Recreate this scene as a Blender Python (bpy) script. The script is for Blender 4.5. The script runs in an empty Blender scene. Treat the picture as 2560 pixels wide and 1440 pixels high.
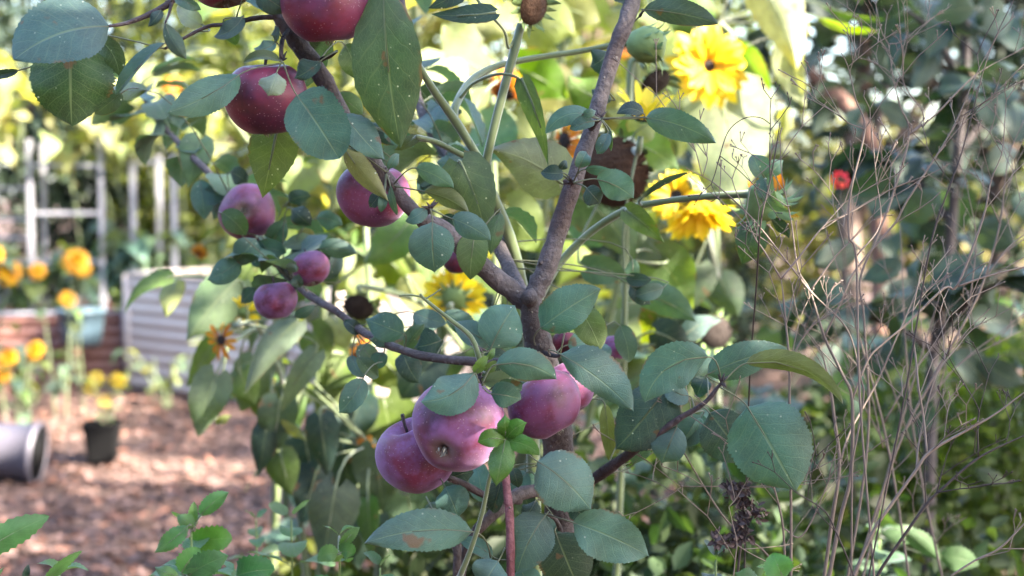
import bpy, math, random
import numpy as np
from mathutils import Vector, Matrix
R = math.radians
rnd = random.Random(7)
np.random.seed(5)
scene = bpy.context.scene
col = scene.collection

# ------------------------------------------------------------------ camera, sky, sun, exposure
CAM_H, PITCH, LENS = 1.2, R(3.86), 50.0
F = LENS / 36.0 * 2560.0
cam_d = bpy.data.cameras.new('camera')
cam_d.lens = LENS; cam_d.sensor_width = 36.0
cam_d.clip_start = 0.05; cam_d.clip_end = 400
cam_d.dof.use_dof = True; cam_d.dof.focus_distance = 1.25; cam_d.dof.aperture_fstop = 5.0
cam = bpy.data.objects.new('camera', cam_d); col.objects.link(cam)
cam.location = (0, 0, CAM_H); cam.rotation_euler = (math.pi/2 - PITCH, 0, 0)
scene.camera = cam

SUN_EL, SUN_AZ = R(38), R(118)          # azimuth measured from +Y towards +X
SUN = Vector((math.cos(SUN_EL)*math.sin(SUN_AZ), math.cos(SUN_EL)*math.cos(SUN_AZ), math.sin(SUN_EL)))
world = bpy.data.worlds.new('World'); scene.world = world; world.use_nodes = True
wn = world.node_tree.nodes; wl = world.node_tree.links
sky = wn.new('ShaderNodeTexSky'); sky.sky_type = 'NISHITA'; sky.sun_disc = False
sky.sun_elevation = SUN_EL; sky.sun_rotation = SUN_AZ
sky.air_density = 1.0; sky.dust_density = 2.0; sky.ozone_density = 1.0
bg = wn['Background']; bg.inputs[1].default_value = 0.085
wl.new(sky.outputs[0], bg.inputs[0])
sd = bpy.data.lights.new('sun', 'SUN'); sd.energy = 5.0; sd.angle = R(0.5); sd.color = (1.0, 0.90, 0.74)
so = bpy.data.objects.new('sun', sd); col.objects.link(so)
so.rotation_euler = SUN.to_track_quat('Z', 'Y').to_euler()
scene.view_settings.view_transform = 'Standard'; scene.view_settings.look = 'None'
scene.view_settings.exposure = 3.75; scene.view_settings.gamma = 1.0
scene.render.engine = 'CYCLES'
cy = scene.cycles
cy.max_bounces = 7; cy.diffuse_bounces = 3; cy.glossy_bounces = 2; cy.transmission_bounces = 5
cy.caustics_reflective = False; cy.caustics_refractive = False; cy.sample_clamp_indirect = 6.0
cy.use_denoising = True

def P(px, py, d):
    """world point seen at pixel (px,py) of the 2560x1440 photograph, d metres along the view axis"""
    a = (px-1280)/F*d; b = (720-py)/F*d
    return Vector((a, d*math.cos(PITCH)+b*math.sin(PITCH), CAM_H - d*math.sin(PITCH)+b*math.cos(PITCH)))
CAM = Vector((0, 0, CAM_H))

# ------------------------------------------------------------------ node helpers and materials
class NT:
    def __init__(s, name):
        s.m = bpy.data.materials.new(name); s.m.use_nodes = True
        s.t = s.m.node_tree; s.t.nodes.clear()
        s.out = s.t.nodes.new('ShaderNodeOutputMaterial')
    def n(s, typ, ins=None, out=0, **props):
        nd = s.t.nodes.new('ShaderNode'+typ)
        for k, v in props.items(): setattr(nd, k, v)
        for k, v in (ins or {}).items():
            sk = nd.inputs[k]
            if isinstance(v, bpy.types.NodeSocket): s.t.links.new(v, sk)
            else:
                if sk.type == 'RGBA' and len(v) == 3: v = (*v, 1)
                sk.default_value = v
        return nd.outputs[out] if out is not None else nd
    def math(s, op, a, b=0.0, c=0.0): return s.n('Math', {0: a, 1: b, 2: c}, operation=op)
    def mr(s, v, a, b, c=0.0, d=1.0): return s.n('MapRange', {0: v, 1: a, 2: b, 3: c, 4: d}, interpolation_type='SMOOTHSTEP')
    def mix(s, f, a, b, mode='MIX'):
        nd = s.t.nodes.new('ShaderNodeMix'); nd.data_type = 'RGBA'; nd.blend_type = mode
        for k, v in ((0, f), (6, a), (7, b)):
            if isinstance(v, bpy.types.NodeSocket): s.t.links.new(v, nd.inputs[k])
            else: nd.inputs[k].default_value = (*v, 1) if isinstance(v, tuple) and len(v) == 3 else v
        return nd.outputs[2]
    def noise(s, sc, det=3.0, rough=.55, vec=None, out=0):
        ins = {'Scale': sc, 'Detail': det, 'Roughness': rough}
        if vec is not None: ins['Vector'] = vec
        return s.n('TexNoise', ins, out=out)
    def coord(s, w='Object'): return s.n('TexCoord', out=None).outputs[w]
    def bump(s, h, st=.3, dist=.002): return s.n('Bump', {'Strength': st, 'Distance': dist, 'Height': h})
    def pbsdf(s, base, rough=.5, bump=None, **kw):
        ins = {'Base Color': base, 'Roughness': rough}
        if bump is not None: ins['Normal'] = bump
        ins.update({k.replace('_', ' '): v for k, v in kw.items()})
        return s.n('BsdfPrincipled', ins)
    def done(s, sh): s.t.links.new(sh, s.out.inputs[0]); return s.m

def leaf_mat(name, vein_n=8.0, slope=2.0, rough=.48, trans=.30, vein=.45, specks=True, sheen=.16, tcol=(1.5, 1.75, .45), blot=.668):
    t = NT(name)
    uv = t.n('UVMap'); sep = t.n('SeparateXYZ', {0: uv}, out=None)
    a = t.math('MULTIPLY', t.math('ABSOLUTE', t.math('SUBTRACT', sep.outputs[0], .5)), 2.0)
    wob = t.math('MULTIPLY', t.math('SUBTRACT', t.noise(6.0, 2, vec=uv), .5), .35)
    f = t.math('FRACT', t.math('ADD', t.math('SUBTRACT', t.math('MULTIPLY', sep.outputs[1], vein_n), t.math('MULTIPLY', t.math('POWER', a, .8), slope)), wob))
    dist = t.math('ABSOLUTE', t.math('SUBTRACT', f, .5))
    lat = t.math('MULTIPLY', t.mr(dist, .0, .07, 1, 0), t.mr(a, .7, 1.0, .8, 0))
    mid = t.mr(a, .015, .05, 1, 0)
    net = t.n('TexVoronoi', {'Vector': uv, 'Scale': 26.0}, feature='DISTANCE_TO_EDGE')
    netm = t.math('MULTIPLY', t.mr(net, 0, .09, 1, 0), .28)
    v = t.math('MAXIMUM', t.math('MAXIMUM', mid, t.math('MULTIPLY', lat, .6)), netm)
    oi = t.n('ObjectInfo', out=None)
    oc = t.coord('Object')
    mot = t.noise(55, 4, .6, oc)
    big = t.noise(14, 2, .5, oc)
    hsv = t.n('HueSaturation', {'Hue': t.mr(oi.outputs['Random'], 0, 1, .475, .520), 'Saturation': t.mr(big, .3, .7, .85, 1.2),
                               'Value': t.mr(mot, .25, .75, .78, 1.22), 'Color': oi.outputs['Color']})
    c = t.mix(t.math('MULTIPLY', v, vein), hsv, t.mix(.5, hsv, (.34, .40, .20)))
    geo = t.n('NewGeometry', out=None)
    c = t.mix(t.math('MULTIPLY', geo.outputs['Backfacing'], .6), c, t.n('HueSaturation', {'Hue': .5, 'Saturation': .72, 'Value': 1.45, 'Color': c}))
    if specks:
        vo = t.n('TexVoronoi', {'Vector': oc, 'Scale': 190.0}, out=None)
        sm = t.math('MULTIPLY', t.mr(vo.outputs['Distance'], .10, .2, 1, 0), t.math('GREATER_THAN', t.n('SeparateXYZ', {0: vo.outputs['Color']}), .80))
        patch = t.mr(t.noise(22, 2, .5, oc), .42, .62, .1, .9)
        c = t.mix(t.math('MULTIPLY', sm, patch), c, (.45, .47, .42))
        offs = t.n('VectorMath', {0: oc, 1: t.n('CombineXYZ', {0: oi.outputs['Random'], 1: 3.0})}, operation='ADD')
        br = t.mr(t.noise(38, 3, .5, offs), blot, blot+.06, 0, .85)
        c = t.mix(br, c, (.13, .07, .035))
        ed = t.math('MULTIPLY', t.mr(a, .86, .99), t.mr(t.noise(30, 3, .5, offs), .56, .64, 0, .8))
        c = t.mix(ed, c, (.15, .085, .04))
    h = t.math('ADD', t.math('MULTIPLY', v, -1.0), t.math('MULTIPLY', mot, .6))
    bp = t.bump(h, .42, .0011)
    sh = t.pbsdf(c, t.mr(mot, .3, .7, rough-.07, rough+.1), bp, Sheen_Weight=sheen, Sheen_Roughness=.5, Sheen_Tint=(.75, .85, 1, 1), Specular_IOR_Level=.36)
    tc = t.mix(1.0, c, (*tcol, 1), 'MULTIPLY')
    tr = t.n('BsdfTranslucent', {'Color': tc, 'Normal': bp})
    return t.done(t.n('MixShader', {0: trans, 1: sh, 2: tr}))

M = {}
M['apple_leaf'] = leaf_mat('apple_leaf_skin')
M['sun_leaf'] = leaf_mat('sunflower_leaf_skin', 6.0, 1.6, .55, .42, .4, True, .08, (1.9, 1.75, .35))
M['balm_leaf'] = leaf_mat('balm_leaf_skin', 9.0, 2.2, .5, .35, .25, False, .2)

def simple(name, c, rough=.6, nz=40, var=.35, bump=.3, bd=.002, metal=0.0, **kw):
    t = NT(name); oc = t.coord('Object'); n = t.noise(nz, 5, .6, oc)
    cc = t.mix(n, tuple(x*(1-var) for x in c), tuple(min(1, x*(1+var)) for x in c))
    return t.done(t.pbsdf(cc, rough, t.bump(n, bump, bd), Metallic=metal, **kw))

def bark(name, c1, c2, c3):
    t = NT(name); oc = t.coord('Object')
    m = t.n('Mapping', {0: oc, 3: (1, 1, .35)})
    n1 = t.noise(28, 5, .6, m); n2 = t.noise(170, 4, .6, oc)
    c = t.mix(t.mr(n1, .35, .65), c1, c2)
    c = t.mix(t.mr(t.noise(9, 3, .5, oc), .52, .66, 0, .75), c, c3)
    vo = t.n('TexVoronoi', {'Vector': oc, 'Scale': 150.0}, out=None)
    sp = t.math('MULTIPLY', t.mr(vo.outputs['Distance'], .14, .24, 1, 0), t.math('GREATER_THAN', t.n('SeparateXYZ', {0: vo.outputs['Color']}), .72))
    c = t.mix(sp, c, (.20, .18, .17))
    c = t.mix(t.math('MULTIPLY', t.mr(n2, .40, .62), .45), c, tuple(x*.45 for x in c1))
    h = t.math('ADD', t.math('ADD', n1, t.math('MULTIPLY', n2, .9)), t.math('MULTIPLY', sp, .7))
    return t.done(t.pbsdf(c, .75, t.bump(h, .9, .004)))
M['bark'] = bark('apple_bark', (.058, .047, .050), (.118, .096, .100), (.070, .043, .040))
M['shoot'] = bark('red_shoot_bark', (.13, .035, .045), (.20, .085, .10), (.17, .10, .14))
M['twig'] = bark('twig_bark', (.028, .018, .021), (.07, .05, .055), (.10, .075, .08))
M['far_bark'] = simple('tree_bark', (.11, .075, .06), .85, 18, .5, .8, .02)
M['petiole'] = simple('petiole_skin', (.095, .105, .058), .55, 90, .25)
M['green_stem'] = simple('sunflower_stem_skin', (.075, .105, .034), .55, 90, .25, .3, .001, Sheen_Weight=.5)
M['balm_stem'] = simple('balm_stem_skin', (.14, .20, .06), .55, 90, .25)
M['dry'] = simple('dry_stem_skin', (.160, .122, .100), .75, 60, .35, .4, .001)
M['dry_dark'] = simple('dark_dry_stem_skin', (.035, .024, .022), .75, 60, .4, .4, .001)

def apple_mat():
    t = NT('apple_skin'); g = t.coord('Generated'); oc = t.coord('Object')
    oi = t.n('ObjectInfo', out=None); k = t.n('SeparateColor', {0: oi.outputs['Color']}, out=None)
    off = t.n('VectorMath', {0: g, 1: t.n('CombineXYZ', {0: t.math('MULTIPLY', oi.outputs['Random'], 9.0)})}, operation='ADD')
    n = t.noise(2.1, 4, .55, off)
    st = t.noise(3.0, 4, .6, t.n('Mapping', {0: off, 3: (5, 5, .7)}))
    c = t.mix(t.mr(n, .32, .70), (.036, .004, .013), (.15, .011, .026))
    c = t.mix(t.math('MULTIPLY', t.mr(st, .45, .7), .45), c, (.085, .006, .018))
    z = t.n('SeparateXYZ', {0: g}, out=None).outputs[2]
    # waxy bloom, rubbed off in places
    bl = t.math('MULTIPLY', t.mr(t.noise(2.6, 5, .62, t.n('VectorMath', {0: off, 1: (3, 5, 1)}, operation='ADD')), .36, .62, .12, 1.0), k.outputs[0])
    c = t.mix(bl, c, (.215, .098, .240))
    scuff = t.mr(t.noise(5.5, 3, .5, t.n('VectorMath', {0: off, 1: (7, 1, 4)}, operation='ADD')), .66, .74, 0, .45)
    c = t.mix(scuff, c, (.10, .016, .035))
    # greenish tan round the calyx
    gc = t.n('VectorMath', {0: g, 1: (.5, .5, .05)}, operation='DISTANCE', out=1)
    c = t.mix(t.math('MULTIPLY', t.mr(t.math('ADD', gc, t.math('MULTIPLY', st, .1)), .10, .30, 1, 0), .85), c, (.15, .115, .09))
    vo = t.n('TexVoronoi', {'Vector': g, 'Scale': 25.0}, out=None)
    dots = t.math('MULTIPLY', t.mr(vo.outputs['Distance'], .11, .24, 1, 0), t.math('GREATER_THAN', t.n('SeparateXYZ', {0: vo.outputs['Color']}), .45))
    c = t.mix(t.math('MULTIPLY', dots, .7), c, (.30, .19, .23))
    fine = t.noise(60, 3, .6, g)
    r = t.math('ADD', t.math('MULTIPLY', bl, .35), t.mr(fine, .3, .7, .34, .46))
    sh = t.pbsdf(c, r, t.bump(t.math('ADD', fine, t.math('MULTIPLY', dots, .5)), .12, .001), Specular_IOR_Level=.38,
                 Subsurface_Weight=.06, Subsurface_Radius=(.012, .004, .004), Subsurface_Scale=.6,
                 Sheen_Weight=t.math('MULTIPLY', k.outputs[0], .4), Sheen_Roughness=.4, Sheen_Tint=(.85, .72, 1, 1))
    return t.done(sh)
M['apple'] = apple_mat()
M['calyx'] = simple('calyx_dry', (.22, .21, .18), .8, 300, .5)

def petal_mat(name, c, c2, trans=.45):
    t = NT(name); uv = t.n('UVMap'); s = t.n('SeparateXYZ', {0: uv}, out=None)
    st = t.noise(5, 2, .5, t.n('Mapping', {0: uv, 3: (9, .6, 1)}))
    oi = t.n('ObjectInfo', out=None)
    cc = t.mix(t.mr(s.outputs[1], .0, .45, .85, 0), c, c2)
    cc = t.mix(t.mr(st, .4, .6, 0, .35), cc, tuple(x*.7 for x in c))
    cc = t.n('HueSaturation', {'Hue': t.mr(oi.outputs['Random'], 0, 1, .49, .51), 'Value': t.mr(oi.outputs['Random'], 0, 1, .85, 1.1), 'Color': cc})
    sh = t.pbsdf(cc, .55, t.bump(st, .3, .001)); tr = t.n('BsdfTranslucent', {'Color': cc})
    return t.done(t.n('MixShader', {0: trans, 1: sh, 2: tr}))
M['yellow'] = petal_mat('yellow_petal_skin', (.80, .60, .022), (.74, .42, .010))
M['orange'] = petal_mat('orange_petal_skin', (.58, .22, .010), (.30, .06, .008))
M['marigold'] = petal_mat('marigold_petal_skin', (.66, .33, .006), (.58, .20, .004))
M['disc'] = simple('seed_disc', (.058, .025, .010), .85, 220, .7, .9, .004)
M['disc_dark'] = simple('dark_seed_disc', (.014, .007, .005), .85, 220, .7, .9, .004)
M['calyx_green'] = simple('green_calyx_skin', (.13, .20, .06), .6, 120, .3)

def foliage(name, c1, c2, c3, trans=.4, far=1.0):
    t = NT(name); g = t.n('NewGeometry', out=None); r = g.outputs['Random Per Island']
    oc = t.coord('Object'); cl = t.noise(1.3*far, 2, .5, oc)
    c = t.mix(t.mr(r, 0, 1), c1, c2)
    c = t.mix(t.math('MULTIPLY', t.mr(cl, .42, .62), .7), c, c3)
    sh = t.pbsdf(c, .55, Specular_IOR_Level=.25); tr = t.n('BsdfTranslucent', {'Color': t.mix(1.0, c, (1.6, 1.8, .45, 1), 'MULTIPLY')})
    return t.done(t.n('MixShader', {0: trans, 1: sh, 2: tr}))
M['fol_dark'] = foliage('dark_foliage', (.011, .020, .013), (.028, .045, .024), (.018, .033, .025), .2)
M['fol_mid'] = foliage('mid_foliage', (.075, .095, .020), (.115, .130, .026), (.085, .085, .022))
M['fol_yel'] = foliage('sunlit_yellow_foliage', (.12, .15, .035), (.20, .19, .05), (.16, .10, .045))  # gold leaf colour stands for sunlight on the far trees
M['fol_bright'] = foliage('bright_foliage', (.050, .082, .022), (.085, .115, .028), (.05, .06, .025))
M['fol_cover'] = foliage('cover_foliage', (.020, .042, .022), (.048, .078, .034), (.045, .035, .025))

# ------------------------------------------------------------------ object helpers
def tag(o, label=None, cat=None, group=None, kind=None):
    if label: o['label'] = label
    if cat: o['category'] = cat
    if group: o['group'] = group
    if kind: o['kind'] = kind
    return o
def empty(name, loc, label, cat, group=None):
    o = bpy.data.objects.new(name, None); col.objects.link(o); o.location = loc; o.empty_display_size = .05
    return tag(o, label, cat, group)
def mesh(name, verts, faces, mats, uvs=None, midx=None, smooth=True):
    me = bpy.data.meshes.new(name); me.from_pydata([tuple(v) for v in verts], [], faces)
    for m in (mats if isinstance(mats, (list, tuple)) else [mats]): me.materials.append(m)
    if uvs is not None:
        u = me.uv_layers.new(name='UVMap')
        li = np.empty(len(me.loops), dtype=np.int32); me.loops.foreach_get('vertex_index', li)
        u.data.foreach_set('uv', np.asarray(uvs, dtype=np.float32)[li].ravel())
    if midx is not None: me.polygons.foreach_set('material_index', midx)
    if smooth: me.polygons.foreach_set('use_smooth', [True]*len(me.polygons))
    me.update(); return me
def link(name, me, parent=None, color=None, mat=None):
    o = bpy.data.objects.new(name, me); col.objects.link(o)
    if parent is not None: o.parent = parent
    if color is not None: o.color = (*color, 1) if len(color) == 3 else color
    if mat is not None: o.matrix_basis = mat
    return o

class MB:
    def __init__(s): s.v = []; s.f = []; s.uv = []; s.mi = []
    def add(s, v, f, uv=None, mi=0):
        b = len(s.v); s.v += [Vector(x) for x in v]; s.f += [tuple(i+b for i in q) for q in f]
        s.uv += list(uv) if uv is not None else [(0.5, 0.5)]*len(v); s.mi += [mi]*len(f)
    def tube(s, path, radii, sides=8, mi=0, cap=True, jit=0.0, rng=rnd):
        n = len(path)
        if not hasattr(radii, '__len__'): radii = [radii]*n
        up = None; rings = []
        for i in range(n):
            t = (path[min(i+1, n-1)]-path[max(i-1, 0)])
            t = t.normalized() if t.length > 1e-9 else Vector((0, 0, 1))
            if up is None: up = Vector((0, 0, 1)) if abs(t.z) < .9 else Vector((1, 0, 0))
            sd_ = t.cross(up).normalized(); up = sd_.cross(t).normalized()
            rings.append([path[i]+(sd_*math.cos(2*math.pi*k/sides)+up*math.sin(2*math.pi*k/sides))*radii[i]*(1+rng.uniform(-jit, jit)) for k in range(sides)])
        vv = [p for r in rings for p in r]; ff = []; uv = [(.5, i/max(1, n-1)) for i in range(n) for k in range(sides)]
        for i in range(n-1):
            for k in range(sides): ff.append((i*sides+k, i*sides+(k+1) % sides, (i+1)*sides+(k+1) % sides, (i+1)*sides+k))
        if cap:
            ff.append(tuple(range(sides))[::-1]); ff.append(tuple((n-1)*sides+k for k in range(sides)))
        s.add(vv, ff, uv, mi)
    def box(s, c, size, rot=None, mi=0):
        c = Vector(c); a, b, d = (x/2 for x in size)
        vv = [Vector((x, y, z)) for x in (-a, a) for y in (-b, b) for z in (-d, d)]
        if rot is not None: vv = [rot @ v for v in vv]
        s.add([v+c for v in vv], [(0, 1, 3, 2), (4, 6, 7, 5), (0, 4, 5, 1), (2, 3, 7, 6), (0, 2, 6, 4), (1, 5, 7, 3)], None, mi)
    def build(s, name, mats, parent=None, color=None, smooth=True, origin=None, mat=None):
        o0 = Vector(origin) if origin is not None else (Vector(parent.location) if parent is not None and mat is None else Vector((0, 0, 0)))
        me = mesh(name, [v-o0 for v in s.v], s.f, mats, s.uv, s.mi, smooth)
        return link(name, me, parent, color, mat)

def catmull(pts, sub=5):
    pts = [Vector(p) for p in pts]
    if len(pts) < 3: return [pts[0].lerp(pts[-1], i/sub) for i in range(sub+1)]
    q = [2*pts[0]-pts[1]]+pts+[2*pts[-1]-pts[-2]]; out = []
    for i in range(1, len(q)-2):
        a, b, c, d = q[i-1:i+3]
        for j in range(sub):
            t = j/sub
            out.append(.5*((2*b)+(c-a)*t+(2*a-5*b+4*c-d)*t*t+(3*b-a-3*c+d)*t**3))
    out.append(pts[-1]); return out
def path_px(pts):
    """(px, py, width_px, d) list -> smooth world path and radii"""
    c = catmull([P(p[0], p[1], p[3]) for p in pts])
    w = [p[2]/2*p[3]/F for p in pts]; m = len(c)
    rad = [float(np.interp(i/(m-1)*(len(w)-1), range(len(w)), w)) for i in range(m)]
    return c, rad

# ------------------------------------------------------------------ leaves
PROF = {
 'apple': ([0, .05, .15, .3, .45, .6, .75, .88, .95, 1], [.03, .42, .76, .97, 1, .92, .72, .42, .20, .0]),
 'round': ([0, .05, .15, .3, .45, .6, .75, .88, .95, 1], [.03, .52, .85, 1, 1, .97, .84, .56, .32, .0]),
 'heart': ([0, .05, .15, .3, .45, .6, .75, .88, .95, 1], [.30, .80, 1, .98, .87, .69, .46, .23, .10, .0]),
 'lance': ([0, .05, .15, .3, .45, .6, .75, .88, .95, 1], [.05, .25, .58, .88, 1, .98, .78, .45, .22, .0]),
 'petal': ([0, .05, .15, .3, .45, .6, .75, .88, .95, 1], [.30, .36, .55, .80, .95, 1, .88, .58, .32, .03]),
}
def leaf_grid(Cf, Sf, Nf, W, kind='apple', nu=20, nv=6, roll=0, fold=0, cup=0., wave=0., curl=0., teeth=.05, rng=rnd, twist=0., asym=0.):
    """Cf,Sf,Nf(u) -> centre, side, normal.  Returns verts, faces, uvs"""
    px, pw = PROF[kind]; vv = []; uv = []; ff = []; pe = rng.uniform(.86, 1.16)
    ph = rng.uniform(0, 6.28); fr = rng.uniform(7, 12); ph2 = rng.uniform(0, 6.28)
    for i in range(nu+1):
        u = i/nu; w = W*float(np.interp(u, px, pw))**pe; c, s, n = Cf(u), Sf(u), Nf(u)
        for j in range(nv+1):
            v = (j/nv)*2-1; av = abs(v)
            r = R(fold + (roll+twist*(u-.5))*(1 if v > 0 else -1))
            d = s*math.cos(r)*(1 if v > 0 else -1)+n*math.sin(r)
            ww = w*(1+asym*(1 if v > 0 else -1))
            if av > .99 and 0 < i < nu: ww *= 1+teeth*(1 if i % 2 else -1)+rng.uniform(-.02, .02)
            p = c+d*ww*av+n*(cup*av*av*W+math.sin(u*fr+ph+(1.3 if v > 0 else 0))*wave*av*av*W+math.sin(u*4+ph2)*wave*.5*W*(u*(1-u)*3)+curl*u*u)
            if kind == 'heart' and u < .2: p -= (Cf(.1)-Cf(0)).normalized()*(av**2)*W*.45*(1-u/.2)
            vv.append(p); uv.append((j/nv, u))
    k = nv+1
    for i in range(nu):
        for j in range(nv): ff.append((i*k+j, i*k+j+1, (i+1)*k+j+1, (i+1)*k+j))
    return vv, ff, uv

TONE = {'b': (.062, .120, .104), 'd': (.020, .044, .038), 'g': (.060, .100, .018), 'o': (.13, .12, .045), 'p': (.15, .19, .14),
        's': (.062, .105, .058), 'l': (.23, .235, .105), 'n': (.185, .21, .085)}  # l and n: pale yellowed leaf tones, sunlight put into the colour
def jitter_c(c, rng, k=.24):
    f = 1+rng.uniform(-k, k); return tuple(max(.005, x*f*(1+rng.uniform(-.06, .06))) for x in c)

def nearest_on(paths, p, below=False):
    best = None
    for pa in paths:
        for q in pa:
            if below and q.z > p.z+.05: continue
            d = (q-p).length
            if best is None or d < best[0]: best = (d, q)
    return best

def traced_leaf(root, paths, spec, mat, kind='apple', stem_mat=None, name='leaf', nu=None, nv=6, pet_r=.00068, maxpet=.22, teeth=None, rng=rnd):
    """spec: bx,by,tx,ty,W(px),bow(px),roll,fold,d,dt,tone[,opts]"""
    bx, by, tx, ty, Wp, bow, roll, fold, d, dt, tone = spec[:11]; fold = fold+(rng.choice((-16, 12, 22)) if rng.random() < .35 else 0)
    o = spec[11] if len(spec) > 11 else {}
    dx, dy = tx-bx, ty-by; L = math.hypot(dx, dy); nu = nu or (44 if L > 90 else 24); teeth = teeth if teeth is not None else (.026 if L > 90 else .035); pxn = (dy/L, -dx/L)
    mx, my = (bx+tx)/2+pxn[0]*2*bow, (by+ty)/2+pxn[1]*2*bow
    A, T = P(bx, by, d), P(tx, ty, d+dt); Mi = P(mx, my, d+dt*.35+o.get('mid', -.012))
    W = Wp*d/F
    Cf = lambda u: A*(1-u)**2+Mi*2*u*(1-u)+T*u*u
    def fr(u):
        t = ((Mi-A)*(1-u)+(T-Mi)*u).normalized(); v = (CAM-Cf(u)).normalized()
        s = v.cross(t).normalized()
        # side that lies on the +perp side of the image
        s2 = P(mx+pxn[0], my+pxn[1], d)-P(mx, my, d)
        if s.dot(s2) < 0: s = -s
        n = s.cross(t); n = n if n.dot(v) > 0 else -n
        return s, n.normalized()
    k = o.get('kind', kind)
    vv, ff, uv = leaf_grid(Cf, lambda u: fr(u)[0], lambda u: fr(u)[1], W, k, nu, nv, roll, fold, o.get('cup', rng.uniform(-.34, .10)),
                           o.get('wave', rng.uniform(.05, .15)), o.get('curl', rng.uniform(-.16, .08)*L*d/F), o.get('teeth', teeth), rng, o.get('twist', rng.uniform(-30, 30)), o.get('asym', rng.uniform(-.07, .07)))
    # face winding: upper surface towards the camera unless 'under'
    a, b, c = (vv[i] for i in ff[len(ff)//2][:3])
    toward = (b-a).cross(c-a).dot(CAM-a) > 0
    if toward == bool(o.get('under', False)): ff = [f[::-1] for f in ff]
    mb = MB(); mb.add(vv, ff, uv, 0)
    att = o.get('at')
    if att is not None: q = P(att[0], att[1], att[2] if len(att) > 2 else d)
    else:
        nb = nearest_on(paths, A); q = nb[1] if nb and nb[0] < maxpet else None
    if q is not None:
        tb = (Cf(.05)-A).normalized(); ln = (q-A).length
        ctrl = A-tb*ln*.28
        pp = [q*(1-u)**2+ctrl*2*u*(1-u)+A*u*u for u in (0, .2, .4, .6, .8, 1)]
        n0 = fr(.02)[1]
        mb.tube(pp+[Cf(.25)-n0*pet_r*.6, Cf(.55)-n0*pet_r*.4], [pet_r*1.25, pet_r, pet_r, pet_r, pet_r, pet_r*.95, pet_r*.75, pet_r*.35], 5, 1)
    return mb.build(name, [mat, stem_mat or M['green_stem']], root, o.get('c') or jitter_c(TONE[tone], rng))

def unit_leaf(name, kind, W, droop, fold, mat, pet=.35, nu=12, nv=4, wave=.06, teeth=.05, seed=0, stem=None):
    """leaf of unit blade length, stalk from the origin along +x, upper side +z"""
    rng = random.Random(seed); A = Vector((pet, 0, pet*.3)); T = Vector((pet+1.0-.35*droop, 0, pet*.3-droop)); Mi = Vector((pet+.5, 0, pet*.3+.06))
    Cf = lambda u: A*(1-u)**2+Mi*2*u*(1-u)+T*u*u
    def tn(u): return ((Mi-A)*(1-u)+(T-Mi)*u).normalized()
    S = Vector((0, 1, 0))
    vv, ff, uv = leaf_grid(Cf, lambda u: S, lambda u: tn(u).cross(S).normalized(), W, kind, nu, nv, rng.uniform(-12, 12), fold, 0, wave, 0, teeth, rng, rng.uniform(-25, 25))
    a, b, c = (vv[i] for i in ff[len(ff)//2][:3])
    if (b-a).cross(c-a).z < 0: ff = [f[::-1] for f in ff]
    mb = MB(); mb.add(vv, ff, uv, 0)
    mb.tube([Vector((0, 0, 0)), Vector((pet*.5, 0, pet*.25)), A, Cf(.35)-Vector((0, 0, .006))], [.014, .011, .010, .004], 4, 1)
    return mesh(name, mb.v, mb.f, [mat, stem or M['green_stem']], mb.uv, mb.mi)

# ------------------------------------------------------------------ the setting: ground and mulch
def G(px, py):
    """point of the ground (z=0) seen at a pixel"""
    d = CAM_H/(math.sin(PITCH)-(720-py)/F*math.cos(PITCH)); return P(px, py, d)
def gz(x, y): return .022*math.sin(1.7*x+.6)*math.sin(1.3*y)+.012*math.sin(5.1*x+2)*math.sin(4.3*y+1)-.02
def build_ground():
    ax = sorted(set([-150, -60, -25, -12]+[round(-6+.12*i, 3) for i in range(101)]+[12, 25, 60, 150]))
    ay = sorted(set([-60, -20, -6]+[round(-1+.12*i, 3) for i in range(135)]+[20, 30, 60, 200]))
    vv = [(x, y, gz(x, y) if abs(x) <= 6 and -1 <= y <= 15.1 else -.02) for y in ay for x in ax]
    k = len(ax); ff = [(j*k+i, j*k+i+1, (j+1)*k+i+1, (j+1)*k+i) for j in range(len(ay)-1) for i in range(k-1)]
    t = NT('mulched_soil'); oc = t.coord('Object')
    vo = t.n('TexVoronoi', {'Vector': t.n('Mapping', {0: oc, 3: (1, 1.6, 1)}), 'Scale': 42.0}, out=None)
    rr = t.n('SeparateXYZ', {0: vo.outputs['Color']}, out=None)
    c = t.mix(rr.outputs[0], (.034, .017, .012), (.098, .050, .040))
    c = t.mix(t.mr(t.noise(3, 4, .6, oc), .42, .62, 0, .55), c, (.04, .025, .021))
    h = t.math('ADD', t.math('MULTIPLY', rr.outputs[1], .8), t.noise(90, 3, .6, oc))
    m = t.done(t.pbsdf(c, .9, t.bump(h, .8, .012)))
    o = link('ground', mesh('ground', vv, ff, m)); tag(o, kind='structure')
build_ground()

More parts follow.
